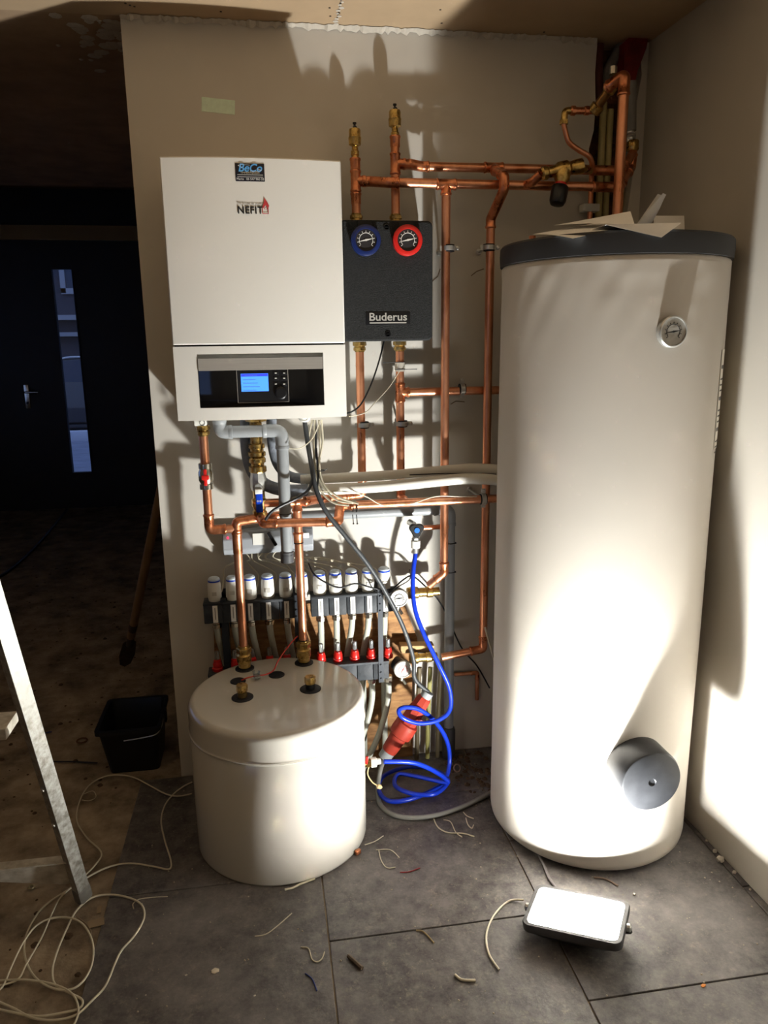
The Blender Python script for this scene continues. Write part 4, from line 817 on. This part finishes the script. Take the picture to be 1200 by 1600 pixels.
sheet([at(994, 352, -.60), at(1012, 346, -.55), at(1034, 305, -.56), at(1028, 303, -.60)], 'second upright paper sheet just left of the fanned one', .010)
sheet([V((at(1018, 350, -.42).x, -.44, lt+.001)), V((at(1068, 350, -.40).x, -.42, lt+.001)), at(1069, 337, -.36), at(1022, 337, -.38)], 'rectangular paper sheet standing behind the papers on the right', .0)
# sheet folding over the lid front
v1, v2, v3 = at(918, 362, -.72), at(1000, 357, -.72), at(962, 371, -.80)
o = MB()
ps = [V((TC.x-.16, TC.y-.292, lt+.012)), V((TC.x+.02, TC.y-.334, lt+.012)), V((TC.x-.035, TC.y-.342, lt-.024)), V((TC.x+.05, TC.y-.2, lt+.012)), V((TC.x-.16, TC.y-.2, lt+.012))]
v_ = ps+[p+V((0, 0, -.0008)) for p in ps]; o.add(v_, [(0, 1, 3, 4), (0, 2, 1), (5, 9, 8, 6), (5, 6, 7), (0, 4, 9, 5), (1, 6, 8, 3), (2, 7, 6, 1), (0, 5, 7, 2), (3, 8, 9, 4)]); tag(o.build('paper_sheet', paper), 'paper sheet whose corner folds down over the lid front edge', 'paper', 'papers on the tank lid')
p = at(955, 340, -.26); b = MB().lathe([(.05, 0), (.056, .03), (.052, .05), (.045, .058), (.001, .06)], (rp.x-.022, -.26, lt), ZP, 20); o = b.build('protective_cap', mat('blue_cap', (28, 52, 84), .5, var=.2)); tag(o, 'dark blue cap around the copper riser on the tank lid', 'cap')
p = at(836, 364, -.5); b = MB().lathe([(.010, 0), (.010, .03)], (at(832, 362, -.42).x, -.42, lt), ZP, 14); o = b.build('copper_stub', copper_d); tag(o, 'tiny copper stub at the left rim of the tank lid', 'pipe stub')
# ---- pipes in the chase
def vpipe(px, r, Yp, z0_, z1_, m, nm, label, cat='pipe', grp=None, pym=250):
    x = at(px, pym, Yp).x; o = MB().cyl((x, Yp, z0_), (x, Yp, z1_), r, 18).build(nm, m); return tag(o, label, cat, grp)
vpipe(939, .0125, .04, .0, 2.42, yellowp, 'supply_pipe', 'left pale yellow pipe standing in the wall chase', grp='pale yellow pipes in the chase')
vpipe(950, .0115, .045, .0, 2.4, yellowp, 'supply_pipe', 'middle pale yellow pipe standing in the wall chase', grp='pale yellow pipes in the chase')
vpipe(973, .0115, .045, .0, 2.2, yellowp, 'supply_pipe', 'right pale yellow pipe partly hidden behind the thick copper riser', grp='pale yellow pipes in the chase')
o = MB().tube(smooth([at(937, 70, .03), at(935, 110, .02), at(936, 150, .02), at(935, 172, .03)]), .015, 14).build('rusty_pipe', mat('rust_red', (96, 44, 36), .7, var=.3, scale=20)); tag(o, 'rusty brown red pipe at the left top edge of the chase', 'pipe')
o = MB().tube(smooth([at(975, 62, .03), at(962, 88, .03), at(950, 112, .03), at(947, 135, .04)]), .018, 14).build('foil_duct', mat('plaster_grey', (128, 124, 118), .8, var=.25, scale=20, bump=.6)); tag(o, 'grey plastered duct slanting at the top of the chase', 'duct')
x = at(982, 160, -.03).x; gp = thing('grey_pipe', 'grey foam wrapped pipe hanging below the red painted beam', 'pipe', (x, -.03, at(986, 216, -.03).z))
MB().tube([at(985, 128, -.03), at(985, 205, -.03)], .020, 18).build('foam_wrap', mat('pale_grey_foam', (150, 148, 146), .7, var=.15, scale=20), gp)
MB().tube([at(985, 200, -.03), at(985, 222, -.03)], .015, 16).lathe([(.018, 0), (.0185, .004), (.0165, .008), (.0185, .012), (.0165, .016), (.0185, .02)], at(985, 218, -.03), ZP, 18).build('crimp_sleeve', chrome, gp)
MB().lathe([(.019, 0), (.021, .004), (.021, .03), (.019, .034)], at(988, 236, -.033), ZP, 12).build('brass_nut', brass, gp)
# red beam face in the corner
b = MB(); rb_pts = [at(x_, y_, -.03) for x_, y_ in [(977, 64), (1003, 41), (1016, 41), (1010, 75), (996, 112), (993, 126), (981, 126), (975, 110)]]
v_ = rb_pts+[p+V((0, .06, 0)) for p in rb_pts]; n8 = len(rb_pts); b.add(v_, [tuple(range(n8)), tuple(reversed(range(n8, 2*n8)))]+[(i, (i+1) % n8, n8+(i+1) % n8, n8+i) for i in range(n8)])
o = b.build('red_beam', mat('red_oxide', (132, 18, 18), .5, rgb2=(90, 10, 12), scale=14)); tag(o, 'dark red painted steel beam piece in the top corner of the room', 'beam')
# ------------------------------------------------------------------ buffer tank
BC = V((.378, -.384, 0)); BR = .284; BT = .507
bt = thing('buffer_tank', 'low round glossy white buffer tank with brass plugs on top', 'tank', (BC.x, BC.y, 0))
MB().lathe([(BR-.006, .0), (BR-.002, .002), (BR-.001, .008), (BR-.001, .400), (BR-.004, .404), (BR-.004, .43)], BC, ZP, 128).build('body', bufw, bt, sharp=60)
MB().lathe([(BR-.002, .414), (BR+.002, .4145), (BR+.003, .4165), (BR+.001, .419), (BR, .424), (BR, BT-.024)]+[(BR-.022+.022*math.cos(a), BT-.022+.022*math.sin(a)) for a in [PI/2*k/6 for k in range(1, 7)]]+[(.01, BT+.001)], BC, ZP, 128).build('top_cover', bufw, bt, sharp=60)
MB().lathe([(BR-.003, .408), (BR+.0005, .4085), (BR+.0005, .4115), (BR-.003, .412)], BC, ZP, 128, cap=False).build('seam_rib', bufw, bt)
grom = [(xl, YB, .033), (.477, -.178, .033), (.25, -.288, .026), (.379, -.262, .027), (.268, -.41, .035), (.487, -.39, .035)]
for k, (x_, y_, r_) in enumerate(grom):
    MB().lathe([(r_, 0), (r_, .003), (r_*.9, .005), (r_*.5, .005)], (x_, y_, BT), ZP, 32).build('rubber_rosette', rubber, bt)
    if k >= 4:
        MB().lathe([(.016, 0), (.016, .022)], (x_, y_, BT+.004), ZP, 20).build('plug_neck', rubber if k == 5 else mat('dark_brass', (110, 90, 52), .5, .8), bt)
        b = MB(); nut(b, (x_, y_, BT+.022), ZP, .0185, .024, 8); b.build('brass_plug', brass, bt)
# drain valve on right side
dv = at(580, 1190, -.36); vx = BC.x+BR-.004
b = MB().cyl((vx, -.37, dv.z), (vx+.03, -.365, dv.z), .011).lathe([(.014, 0), (.014, .014)], (vx+.012, -.367, dv.z), XP, 6); dq = b.build('drain_valve', brass, bt)
MB().box((vx+.012, -.375, dv.z+.014), (.009, .008, .032), Matrix.Rotation(.15, 3, 'Y'), .002).build('red_lever', red, dq)
MB().lathe([(.012, 0), (.0175, .002), (.0175, .02), (.012, .022)], (vx+.026, -.365, dv.z), XP, 14).cyl((vx+.048, -.362, dv.z), (vx+.062, -.362, dv.z), .0105).build('hose_coupling', whitep, dq)
MB().tube(smooth([(vx+.02, -.37, dv.z-.012), (vx+.015, -.372, dv.z-.04), (vx+.03, -.375, dv.z-.07), (vx+.05, -.378, dv.z-.085)]), .0022, 6).lathe([(.004, 0), (.008, .004), (.008, .014), (.003, .02)], (vx+.045, -.378, dv.z-.083), (1, -.1, -.5), 12).build('chain_cap', mat('cream_plastic', (214, 190, 140), .5), dq)
# red sensor wire with clip
cable([V(p) for p in [(.262, -.292, BT+.006), (.285, -.292, BT+.014), (.315, -.288, BT+.016), (.345, -.278, BT+.014), (.37, -.262, BT+.02), (.385, -.24, BT+.04), (.41, -.215, BT+.065), (.44, -.2, BT+.095), (.458, -.195, BT+.11)]], .0024, mat('red_wire', (196, 60, 48), .5), 'red sensor wire across the top of the buffer tank', 'sensor_wire', 'wire')
o = MB().box((.313, -.288, BT+.014), (.022, .014, .018), Matrix.Rotation(.4, 3, 'Z'), .003).cyl((.305, -.288, BT+.02), (.303, -.286, BT+.034), .004, 8).cyl((.318, -.288, BT+.02), (.322, -.286, BT+.032), .004, 8).build('wire_connector', clear); tag(o, 'clear wire connector joined on the red sensor wire', 'connector')
# ------------------------------------------------------------------ flood light
LC = V((1.168, -.997, 0)); th = math.radians(-34)
lx, ly = V((math.cos(th), math.sin(th), 0)), V((-math.sin(th), math.cos(th), 0))
lz_ = (ZP+ly*.05-lx*.11).normalized(); lx = (lx-lz_*lx.dot(lz_)).normalized(); ly2 = lz_.cross(lx)
fl_ = thing('flood_light', 'glowing rectangular work floodlight lying on the tiled floor', 'floodlight', LC)
RM = Matrix((lx, ly2, lz_)).transposed()
def rrect(w, h, r, n=5):
    o = []
    for cx, cy, a0 in ((w/2-r, h/2-r, 0), (-w/2+r, h/2-r, PI/2), (-w/2+r, -h/2+r, PI), (w/2-r, -h/2+r, 1.5*PI)):
        for k in range(n+1): a = a0+PI/2*k/n; o.append((cx+r*math.cos(a), cy+r*math.sin(a)))
    return o
PC = LC+V((0, 0, .068))
def frust(secs):
    v_ = []; f_ = []; n = None
    for (w, h, r, z) in secs:
        pl = rrect(w, h, r); n = len(pl); v_ += [PC+lx*p[0]+ly2*p[1]+lz_*z for p in pl]
    for i in range(len(secs)-1):
        for k in range(n): k2 = (k+1) % n; f_.append((i*n+k, i*n+k2, (i+1)*n+k2, (i+1)*n+k))
    return v_, f_, n
v_, f_, n = frust([(.15, .09, .02, -.052), (.20, .13, .02, -.044), (.25, .172, .022, -.022), (.264, .184, .024, -.018), (.266, .186, .024, .0), (.262, .182, .022, .004), (.242, .162, .018, .004), (.238, .158, .018, -.004)])
hs2 = MB().add(v_, f_+[tuple(reversed(range(n)))]).build('housing', mat('lamp_grey', (74, 74, 76), .55, var=.15), fl_)
b = MB()
for k in range(9): 
    q = PC+lx*(-.08+.02*k)-lz_*.048; b.box(q, (.003, .10, .014), RM)
b.build('cooling_fin', MATS['lamp_grey'], hs2)
v_, f_, n = frust([(.237, .157, .018, -.004), (.237, .157, .018, .0005)])
MB().add(v_, f_+[tuple(range(n, 2*n))]).build('lens', mat('lamp_glow', (255, 246, 230), .3, emit=(250, 250, 247), es=30.), fl_)
v_, f_, n = frust([(.066, .05, .006, .0008), (.066, .05, .006, .0016)]); v_ = [p+lx*.03+ly2*.022 for p in v_]
MB().add(v_, f_+[tuple(reversed(range(n))), tuple(range(n, 2*n))]).build('led_chip', mat('chip_glow', (255, 246, 230), .3, emit=(247, 248, 244), es=3600.), fl_)
b = MB(); s_ = [PC+lx*.139-lz_*.01, PC+lx*.139+ly2*.03-lz_*.045, PC+lx*.12+ly2*.04-lz_*.056, PC-lx*.12+ly2*.04-lz_*.056, PC-lx*.139+ly2*.03-lz_*.045, PC-lx*.139-lz_*.01]
b.tube(rounded(s_, .02), .005, 8); b.build('bracket', MATS['lamp_grey'], fl_)
for s in (-1, 1): MB().lathe([(.011, 0), (.011, .008), (.006, .012)], PC+lx*s*.134-lz_*.01, lx*s, 10).build('bracket_bolt', chrome, fl_)
cable([PC+ly2*.06-lz_*.06, fl(862, 1378, .006), fl(850, 1352, .006), fl(842, 1335, .006), fl(836, 1318, .006)], .0045, mat('lamp_cord_grey', (120, 116, 116), .5), 'grey power cord of the floodlight running under the tall tank')
cable([fl(818, 1406, .01), fl(795, 1408, .004), fl(772, 1430, .004), fl(760, 1460, .004), fl(764, 1490, .004), fl(780, 1515, .004)], .0028, wirew, 'curved white wire scrap lying left of the floodlight', 'wire_scrap', 'wire scrap', group='white wire scraps on the tiles')
# ------------------------------------------------------------------ ladder
ft = fl(124, 1412, .0); tpL = at(-30, 915, -.98)
ld = thing('step_ladder', 'paint-spattered aluminium step ladder leg and wide crossbar at left edge', 'ladder', ft)
dR = (tpL-ft).normalized(); sX = V((1, 0, 0)); sX = (sX-dR*sX.dot(dR)).normalized(); nY = dR.cross(sX); 
if nY.y > 0: nY = -nY
Lr = (tpL-ft).length+.5
_q = Matrix.Rotation(math.radians(-38), 3, dR); sX = _q @ sX; nY = _q @ nY
if nY.y > 0: nY = -nY
RL = Matrix((sX, nY, dR)).transposed(); cR = ft+dR*(Lr/2+.03)
b = MB(); b.box(cR, (.024, .003, Lr), RL).box(cR+sX*.012-nY*.018, (.003, .038, Lr), RL).box(cR-sX*.012-nY*.018, (.003, .038, Lr), RL).box(cR+sX*.009-nY*.036, (.008, .003, Lr), RL).box(cR-sX*.009-nY*.036, (.008, .003, Lr), RL); b.build('rail', alu, ld)
MB().box(ft+dR*.03-nY*.018, (.034, .046, .06), RL, .008).build('foot', mat('foot_grey', (120, 116, 108), .7, var=.3, scale=30), ld)
k1 = at(104, 1348, ft.y-.02-.0); 
A1 = ft+dR*.16; A0 = ft+dR*.085
c0 = V((-.9, A1.y+.02, A1.z+.0)); 
poly = [(A1.x+.0, .185), (A1.x-.9, .185), (A1.x-.9, .135), (A1.x-.30, .135), (A1.x-.20, .125), (A1.x-.03, .075), (A1.x+.0, .08)]
_dz = V((0, dR.y*1.3, dR.z)).normalized(); MB().prism(poly, (0, ft.y+.03, 0), XP, _dz, (0, 1, 0), .004).prism([(A1.x, .181), (A1.x-.9, .181), (A1.x-.9, .185), (A1.x, .185)], (0, A1.y-.01, 0), XP, ZP, (0, 1, 0), .034).build('crossbar', mat('dusty_aluminium', (226, 220, 206), .65, .1, rgb2=(170, 160, 142), scale=18), ld)
q_ = at(0, 1135, -.75); pz = q_.z
MB().span((q_.x-.35, -.80, pz-.014), (q_.x+.03, -.70, pz+.016), .002).build('step', MATS['dusty_aluminium'], ld)
for py in (1085, 1155): 
    pass
MB().lathe([(.006, 0), (.006, .004)], ft+dR*.36+nY*.002, nY, 10).lathe([(.006, 0), (.006, .004)], ft+dR*.50+nY*.002, nY, 10).build('rivet', chrome, ld)
# ------------------------------------------------------------------ bucket
bk = thing('bucket', 'black rectangular plastic bucket with wire handle beside the wall end', 'bucket', (-.19, .17, -.006))
def ring4(x0, x1, y0, y1, z, r=.02):
    out = []
    for cx, cy, a0 in ((x1-r, y1-r, 0), (x0+r, y1-r, PI/2), (x0+r, y0+r, PI), (x1-r, y0+r, 1.5*PI)):
        for k in range(4): a = a0+PI/2*k/3; out.append(V((cx+r*math.cos(a), cy+r*math.sin(a), z)))
    return out
secs = [(-.278, -.092, .075, .255, -.005), (-.298, -.078, .03, .29, .185), (-.31, -.068, .018, .302, .185), (-.31, -.068, .018, .302, .2), (-.296, -.08, .034, .288, .2), (-.274, -.096, .08, .25, .004)]
v_ = []; f_ = []
for s in secs: v_ += ring4(*s)
for i in range(5):
    for k in range(16): k2 = (k+1) % 16; f_.append((i*16+k, i*16+k2, (i+1)*16+k2, (i+1)*16+k))
f_ += [tuple(reversed(range(16))), tuple(range(80, 96))]
MB().add(v_, f_).build('tub', mat('bucket_black', (18, 19, 22), .45), bk, sharp=50)
MB().tube(smooth([(-.075, .16, .195), (-.068, .08, .185), (-.08, .015, .18), (-.13, .008, .172), (-.20, .004, .168)]), .0022, 6).build('handle', chrome, bk)
MB().box((-.065, .16, .18), (.008, .03, .05), None, .002).build('handle_lug', MATS['bucket_black'], bk)
# ------------------------------------------------------------------ shovel
s0 = V((-.395, 1.08, .0)); s1 = at(264, 705, .14); sd = (s1-s0).normalized()
sh = thing('shovel', 'long wooden handled shovel leaning behind the wall end', 'shovel', s0)
h0 = s0+sd*.30; MB().tube([h0, s1+sd*.05], lambda t: .02-.003*t, 14).build('shaft', woodh, sh)
MB().tube([s0+sd*.22, h0+sd*.12], lambda t: .017+.004*t, 14).build('socket', rust, sh)
side = V((1, .3, 0)); side = (side-sd*side.dot(sd)).normalized(); nn = sd.cross(side)
b = MB(); b.prism([(-.02, .27), (-.07, .24), (-.085, .12), (-.06, .03), (0, 0), (.06, .03), (.085, .12), (.07, .24), (.02, .27)], s0, side*.45, sd, nn, .004); b.build('blade', rust, sh)
# ------------------------------------------------------------------ loose white cable on the floor
def FP(x, y, z=.004): return fl(x, y, z)
c1 = [(300, 1222), (285, 1230), (268, 1244), (256, 1262), (252, 1285), (258, 1315), (267, 1345), (264, 1358), (240, 1354), (205, 1349), (175, 1353), (145, 1366), (110, 1388), (70, 1415), (48, 1445), (38, 1475), (42, 1505), (58, 1530), (85, 1545), (110, 1546), (128, 1535), (142, 1512), (146, 1485), (141, 1462), (128, 1443), (108, 1434), (80, 1435), (55, 1448), (35, 1475), (18, 1510), (5, 1540), (-10, 1552)]
cable([FP(x, y, .004+.003*(i > 16)) for i, (x, y) in enumerate(c1)], .0028, wirew, 'loose white cable curling from behind the buffer tank towards the ladder', group='loose white cables on the floor')
c2 = [(300, 1240), (278, 1244), (258, 1240), (235, 1228), (212, 1216), (190, 1211), (165, 1213), (142, 1225), (126, 1248), (120, 1280), (135, 1308), (158, 1331), (150, 1350), (125, 1375), (95, 1402), (80, 1430), (65, 1465), (42, 1505), (28, 1530), (0, 1540)]
cable([FP(x, y, .006) for x, y in c2], .0026, wirew, 'loose white cable arching in front of the black bucket', group='loose white cables on the floor')
c3 = [(-10, 1562), (20, 1575), (50, 1590), (85, 1594), (120, 1585), (145, 1562), (165, 1540), (180, 1505), (190, 1485), (210, 1462), (225, 1435), (222, 1415), (205, 1404), (175, 1398), (145, 1402), (120, 1422), (105, 1450), (90, 1485), (82, 1515), (86, 1538), (110, 1552), (128, 1562), (125, 1575), (100, 1582), (60, 1588), (20, 1582), (-10, 1575)]
cable([FP(x, y, .005+.0005*(i % 3)) for i, (x, y) in enumerate(c3)], .003, wirew, 'loose white cable looping widest over the dark tiles', group='loose white cables on the floor')
c4 = [(0, 1532), (40, 1531), (80, 1537), (108, 1549), (120, 1565), (122, 1585), (114, 1604)]
cable([FP(x, y, .008) for x, y in c4], .0028, wirew, 'loose white cable end crossing the bottom left corner', group='loose white cables on the floor')
# wire scraps and debris
scr_ = [([(398, 1463), (415, 1460), (432, 1448), (456, 1427)], .0016, wirew, 'thin white wire scrap bent upward below the buffer tank'),
 ([(470, 1480), (482, 1482), (487, 1498), (495, 1503), (503, 1498), (507, 1487)], .0018, wirew, 'white wire scrap curled like a hook near the tile joint'),
 ([(477, 1521), (488, 1530), (495, 1548)], .0018, mat('blue_wire', (50, 66, 130), .5), 'short blue wire scrap on the dark tile'),
 ([(588, 1328), (610, 1328), (624, 1340)], .0016, wirew, 'thin white wire scrap arching right of the buffer tank'),
 ([(592, 1329), (596, 1345), (605, 1356), (618, 1355)], .0016, wirew, 'thin white wire scrap curling beside the red scrap'),
 ([(625, 1363), (640, 1362), (656, 1356)], .0016, mat('red_scrap', (150, 40, 44), .5), 'short red wire scrap between the tanks'),
 ([(650, 1454), (662, 1456), (678, 1473)], .0022, mat('straw_wire', (150, 132, 96), .7), 'straw coloured wire scrap in the middle of the floor'),
 ([(711, 1523), (722, 1531), (743, 1532)], .0035, wirew, 'stubby white cable offcut left of the white curved wire'),
 ([(570, 1320), (585, 1315), (599, 1306)], .0015, wirew, 'straight thin white wire touching the buffer tank base'),
 ([(445, 1390), (458, 1387), (470, 1381), (492, 1373)], .0032, wirew, 'white cable offcut under the front edge of the buffer tank'),
 ([(676, 1274), (684, 1292), (700, 1301), (722, 1302), (741, 1307)], .0022, wirew, 'white wire scrap curving in front of the grey floor cable'),
 ([(693, 1281), (704, 1284), (712, 1300), (722, 1308)], .0018, wirew, 'kinked white wire scrap crossing another scrap between the tanks'),
 ([(724, 1269), (730, 1275), (740, 1279)], .002, wirew, 'tiny straight white wire scrap left of the tall tank'),
 ([(728, 1278), (731, 1288), (737, 1294), (740, 1289)], .002, wirew, 'tiny bent white wire scrap left of the tall tank'),
 ([(928, 1371), (945, 1373), (966, 1384)], .0028, mat('brown_wire', (120, 100, 84), .6), 'brown wire scrap behind the floodlight'),
 ([(262, 1401), (240, 1402), (218, 1405), (208, 1412), (209, 1420)], .0014, wirew, 'very thin wire scrap beside the looping white cable'),
 ([(130, 1241), (145, 1236), (150, 1245), (140, 1251), (128, 1250)], .0016, wirew, 'small wire loop on the bare floor below the bucket'),
 ([(120, 1432), (135, 1444), (142, 1455), (141, 1465)], .0016, mat('dull_wire', (140, 120, 96), .6), 'dull thin wire scrap right of the ladder foot'),
 ([(83, 1190), (110, 1190), (152, 1192)], .003, blackcable, 'thin dark stick on the bare floor left of the bucket')]
for pts, r, m, l_ in scr_: cable([FP(x, y, r+.0006) for x, y in pts], r, m, l_, 'wire_scrap', 'wire scrap', n=5, group='wire scraps on the floor')
o = MB().tube([FP(544, 1493, .006), FP(566, 1513, .006)], .0055, 7).build('twig', mat('twig_brown', (110, 96, 80), .8, var=.4, scale=60)); tag(o, 'short crusty brown stub on the floor right of the tile joint', 'stub')
def chip(px, py, s, m, label, cat, sz=(1, .7, .25), rot=.3, z=0):
    p = fl(px, py, z); bm = bmesh.new(); bmesh.ops.create_icosphere(bm, subdivisions=1, radius=1)
    b = MB(); rr = Matrix.Rotation(rot, 3, 'Z'); vv = [rr @ V((v.co.x*s*sz[0]*random.uniform(.7, 1.2), v.co.y*s*sz[1]*random.uniform(.7, 1.2), v.co.z*s*sz[2])) + V((p.x, p.y, z+s*sz[2]*.9)) for v in bm.verts]
    b.add(vv, [[v.index for v in f.verts] for f in bm.faces]); bm.free(); o = b.build(cat.replace(' ', '_'), m, sharp=20); tag(o, label, cat); return o
for (px, py, s, l_) in [(1131, 1347, .016, 'largest pale plaster lump against the right wall'), (1123, 1332, .009, 'small plaster lump just behind the largest one'), (1153, 1365, .009, 'plaster lump in front of the largest one by the right wall'), (1178, 1391, .005, 'plaster crumb by the right wall near the picture edge'), (1110, 1315, .006, 'plaster crumb by the right wall closest to the tank'), (991, 1399, .006, 'plaster crumb right of the floodlight corner')]: chip(px-6 if px > 1000 else px, py, s, filler, l_, 'plaster lump', (1, .8, .7))
chip(1099, 1541, .008, mat('orange_chip', (206, 130, 60), .7), 'small orange chip on the tile joint in the right foreground', 'chip')
chip(336, 1518, .011, mat('cream_chip', (206, 196, 176), .7), 'square cream chip on the dark tile left foreground', 'chip', (1, 1, .25))
chip(291, 1524, .004, filler, 'tiny pale crumb left of the square cream chip', 'crumb')
chip(398, 1556, .004, filler, 'tiny pale crumb standing near the blue wire scrap', 'crumb')
chip(228, 1555, .003, filler, 'tiny pale crumb at the bottom of the dark tile', 'crumb')
for (px, py, l_) in [(49, 1386, 'pale round washer on the bare floor under the crossbar')]: o = MB().ring(fl(px, py, .002), ZP, .008, .003, 16, 6).build('washer', mat('washer_tan', (150, 140, 110), .6)); tag(o, l_, 'washer')
o = MB().box(fl(559, 1331, .008), (.02, .012, .014), Matrix.Rotation(.6, 3, 'Z'), .002).build('copper_offcut', copper_d); tag(o, 'tiny copper offcut against the buffer tank base', 'offcut')
o = MB().box(fl(150, 1442, .001)+V((0, 0, .0)), (.045, .03, .001), Matrix.Rotation(.2, 3, 'Z')).build('tape_piece', mat('masking_tape', (150, 130, 104), .8)); tag(o, 'beige tape piece at the tile edge right of the ladder foot', 'tape')
o = MB().box(fl(155, 1421, .001), (.012, .03, .001), Matrix.Rotation(.1, 3, 'Z')).build('tape_piece', MATS['masking_tape']); tag(o, 'narrow tape piece behind the wider one at the tile edge', 'tape')
o = MB().ring(fl(714, 1200, .012)+V((0, 0, .0)), (.3, -.8, .5), .014, .003, 18, 6).build('pipe_ring', mat('ring_pink', (150, 124, 116), .6)); tag(o, 'small pale ring on the floor by the grey drain socket', 'ring')
rng = random.Random(9)
b = MB()
for k in range(420):
    x = rng.uniform(-.1, 1.72); y = rng.uniform(-1.75, -.02)
    s = rng.choice([.0012, .0015, .002, .003]); b.lathe([(s, 0), (s*.6, s*.7)], (x, y, 0), ZP, 5)
o = b.build('floor_grit', mat('grit', (176, 166, 148), .9)); o['kind'] = 'stuff'; tag(o, 'pale grit and crumbs scattered over the dark tiles', 'grit')
b = MB()
for k in range(500):
    x = rng.uniform(-1.6, -.16); y = rng.uniform(-1.0, 3.2); s = rng.choice([.003, .004, .006, .01])*rng.uniform(.6, 1.4); b.lathe([(s, 0), (s*.6, s*.5)], (x, y, -.006), (rng.uniform(-.2, .2), rng.uniform(-.2, .2), 1), 6)
for k in range(90):
    p = at(rng.uniform(715, 765), 1200, -.1); s = rng.uniform(.003, .014); b.lathe([(s, 0), (s*.5, s*.6)], (rng.uniform(1.02, 1.2), rng.uniform(-.3, -.02), 0), (rng.uniform(-.3, .3), rng.uniform(-.3, .3), 1), 6)
o = b.build('rubble', mat('rubble_brown', (92, 74, 58), .95, var=.4, scale=50)); o['kind'] = 'stuff'; tag(o, 'brown rubble crumbs spread over the bare floor and behind the tanks', 'rubble')
# bits lying in the hall
o = MB().tube(smooth([fl(105, 796, 0), fl(60, 850, 0), fl(10, 895, 0), fl(-20, 905, 0)]), .012, 8).build('hall_cable', blackcable); tag(o, 'dark cable crossing the hall floor from the door', 'cable')
chip(76, 1145, .014, mat('blue_rag', (44, 50, 100), .8), 'small dark blue scrap on the hall floor', 'scrap', (1.2, .6, .2))
o = MB().ring(fl(128, 1157, .004), ZP, .02, .0035, 18, 6).build('washer', mat('brown_ring', (96, 64, 44), .7)); tag(o, 'brown ring on the hall floor left of the bucket', 'washer')
# green tape on the wall
a, c = at(316, 153, 0), at(366, 178, 0); cx_, cz_ = (a.x+c.x)/2, (a.z+c.z)/2
o = MB().box((cx_, -.001, cz_), (.104, .0012, .042), Matrix.Rotation(.07, 3, 'Y')).build('wall_tape', mat('mint_tape', (224, 244, 222), .7, var=.1, scale=60)); tag(o, 'mint green strip of tape on the wall above the boiler', 'tape')
# dark blot and cracks on wall: filler lines
for k, (pts, l_) in enumerate([([(675, 440), (684, 432), (688, 420)], 'thin scratch in the plaster left of the long copper pipe'), ([(736, 431), (745, 424), (756, 420)], 'thin scratch in the plaster left of the kinked copper pipe'), ([(704, 632), (712, 627), (726, 628)], 'thin scratch in the plaster under the short branch pipe')]):
    o = MB().tube([at(x_, y_, -.0008) for x_, y_ in pts], .0016, 5).build('plaster_scratch', mat('scratch', (130, 112, 88), .9)); tag(o, l_, 'scratch')
# ------------------------------------------------------------------ dusk outside
w = bpy.data.worlds.new('world'); SC.world = w; w.use_nodes = True; bg = w.node_tree.nodes['Background']
bg.inputs['Color'].default_value = (.16, .23, .46, 1); bg.inputs['Strength'].default_value = 1.1
SC.view_settings.view_transform = 'Standard'; SC.view_settings.look = 'None'; SC.view_settings.gamma = 1; SC.view_settings.use_curve_mapping = False
SC.view_settings.exposure = 0.85
SC.cycles.max_bounces = 16; SC.cycles.diffuse_bounces = 12; SC.cycles.sample_clamp_indirect = 0; SC.cycles.caustics_reflective = False; SC.cycles.caustics_refractive = False
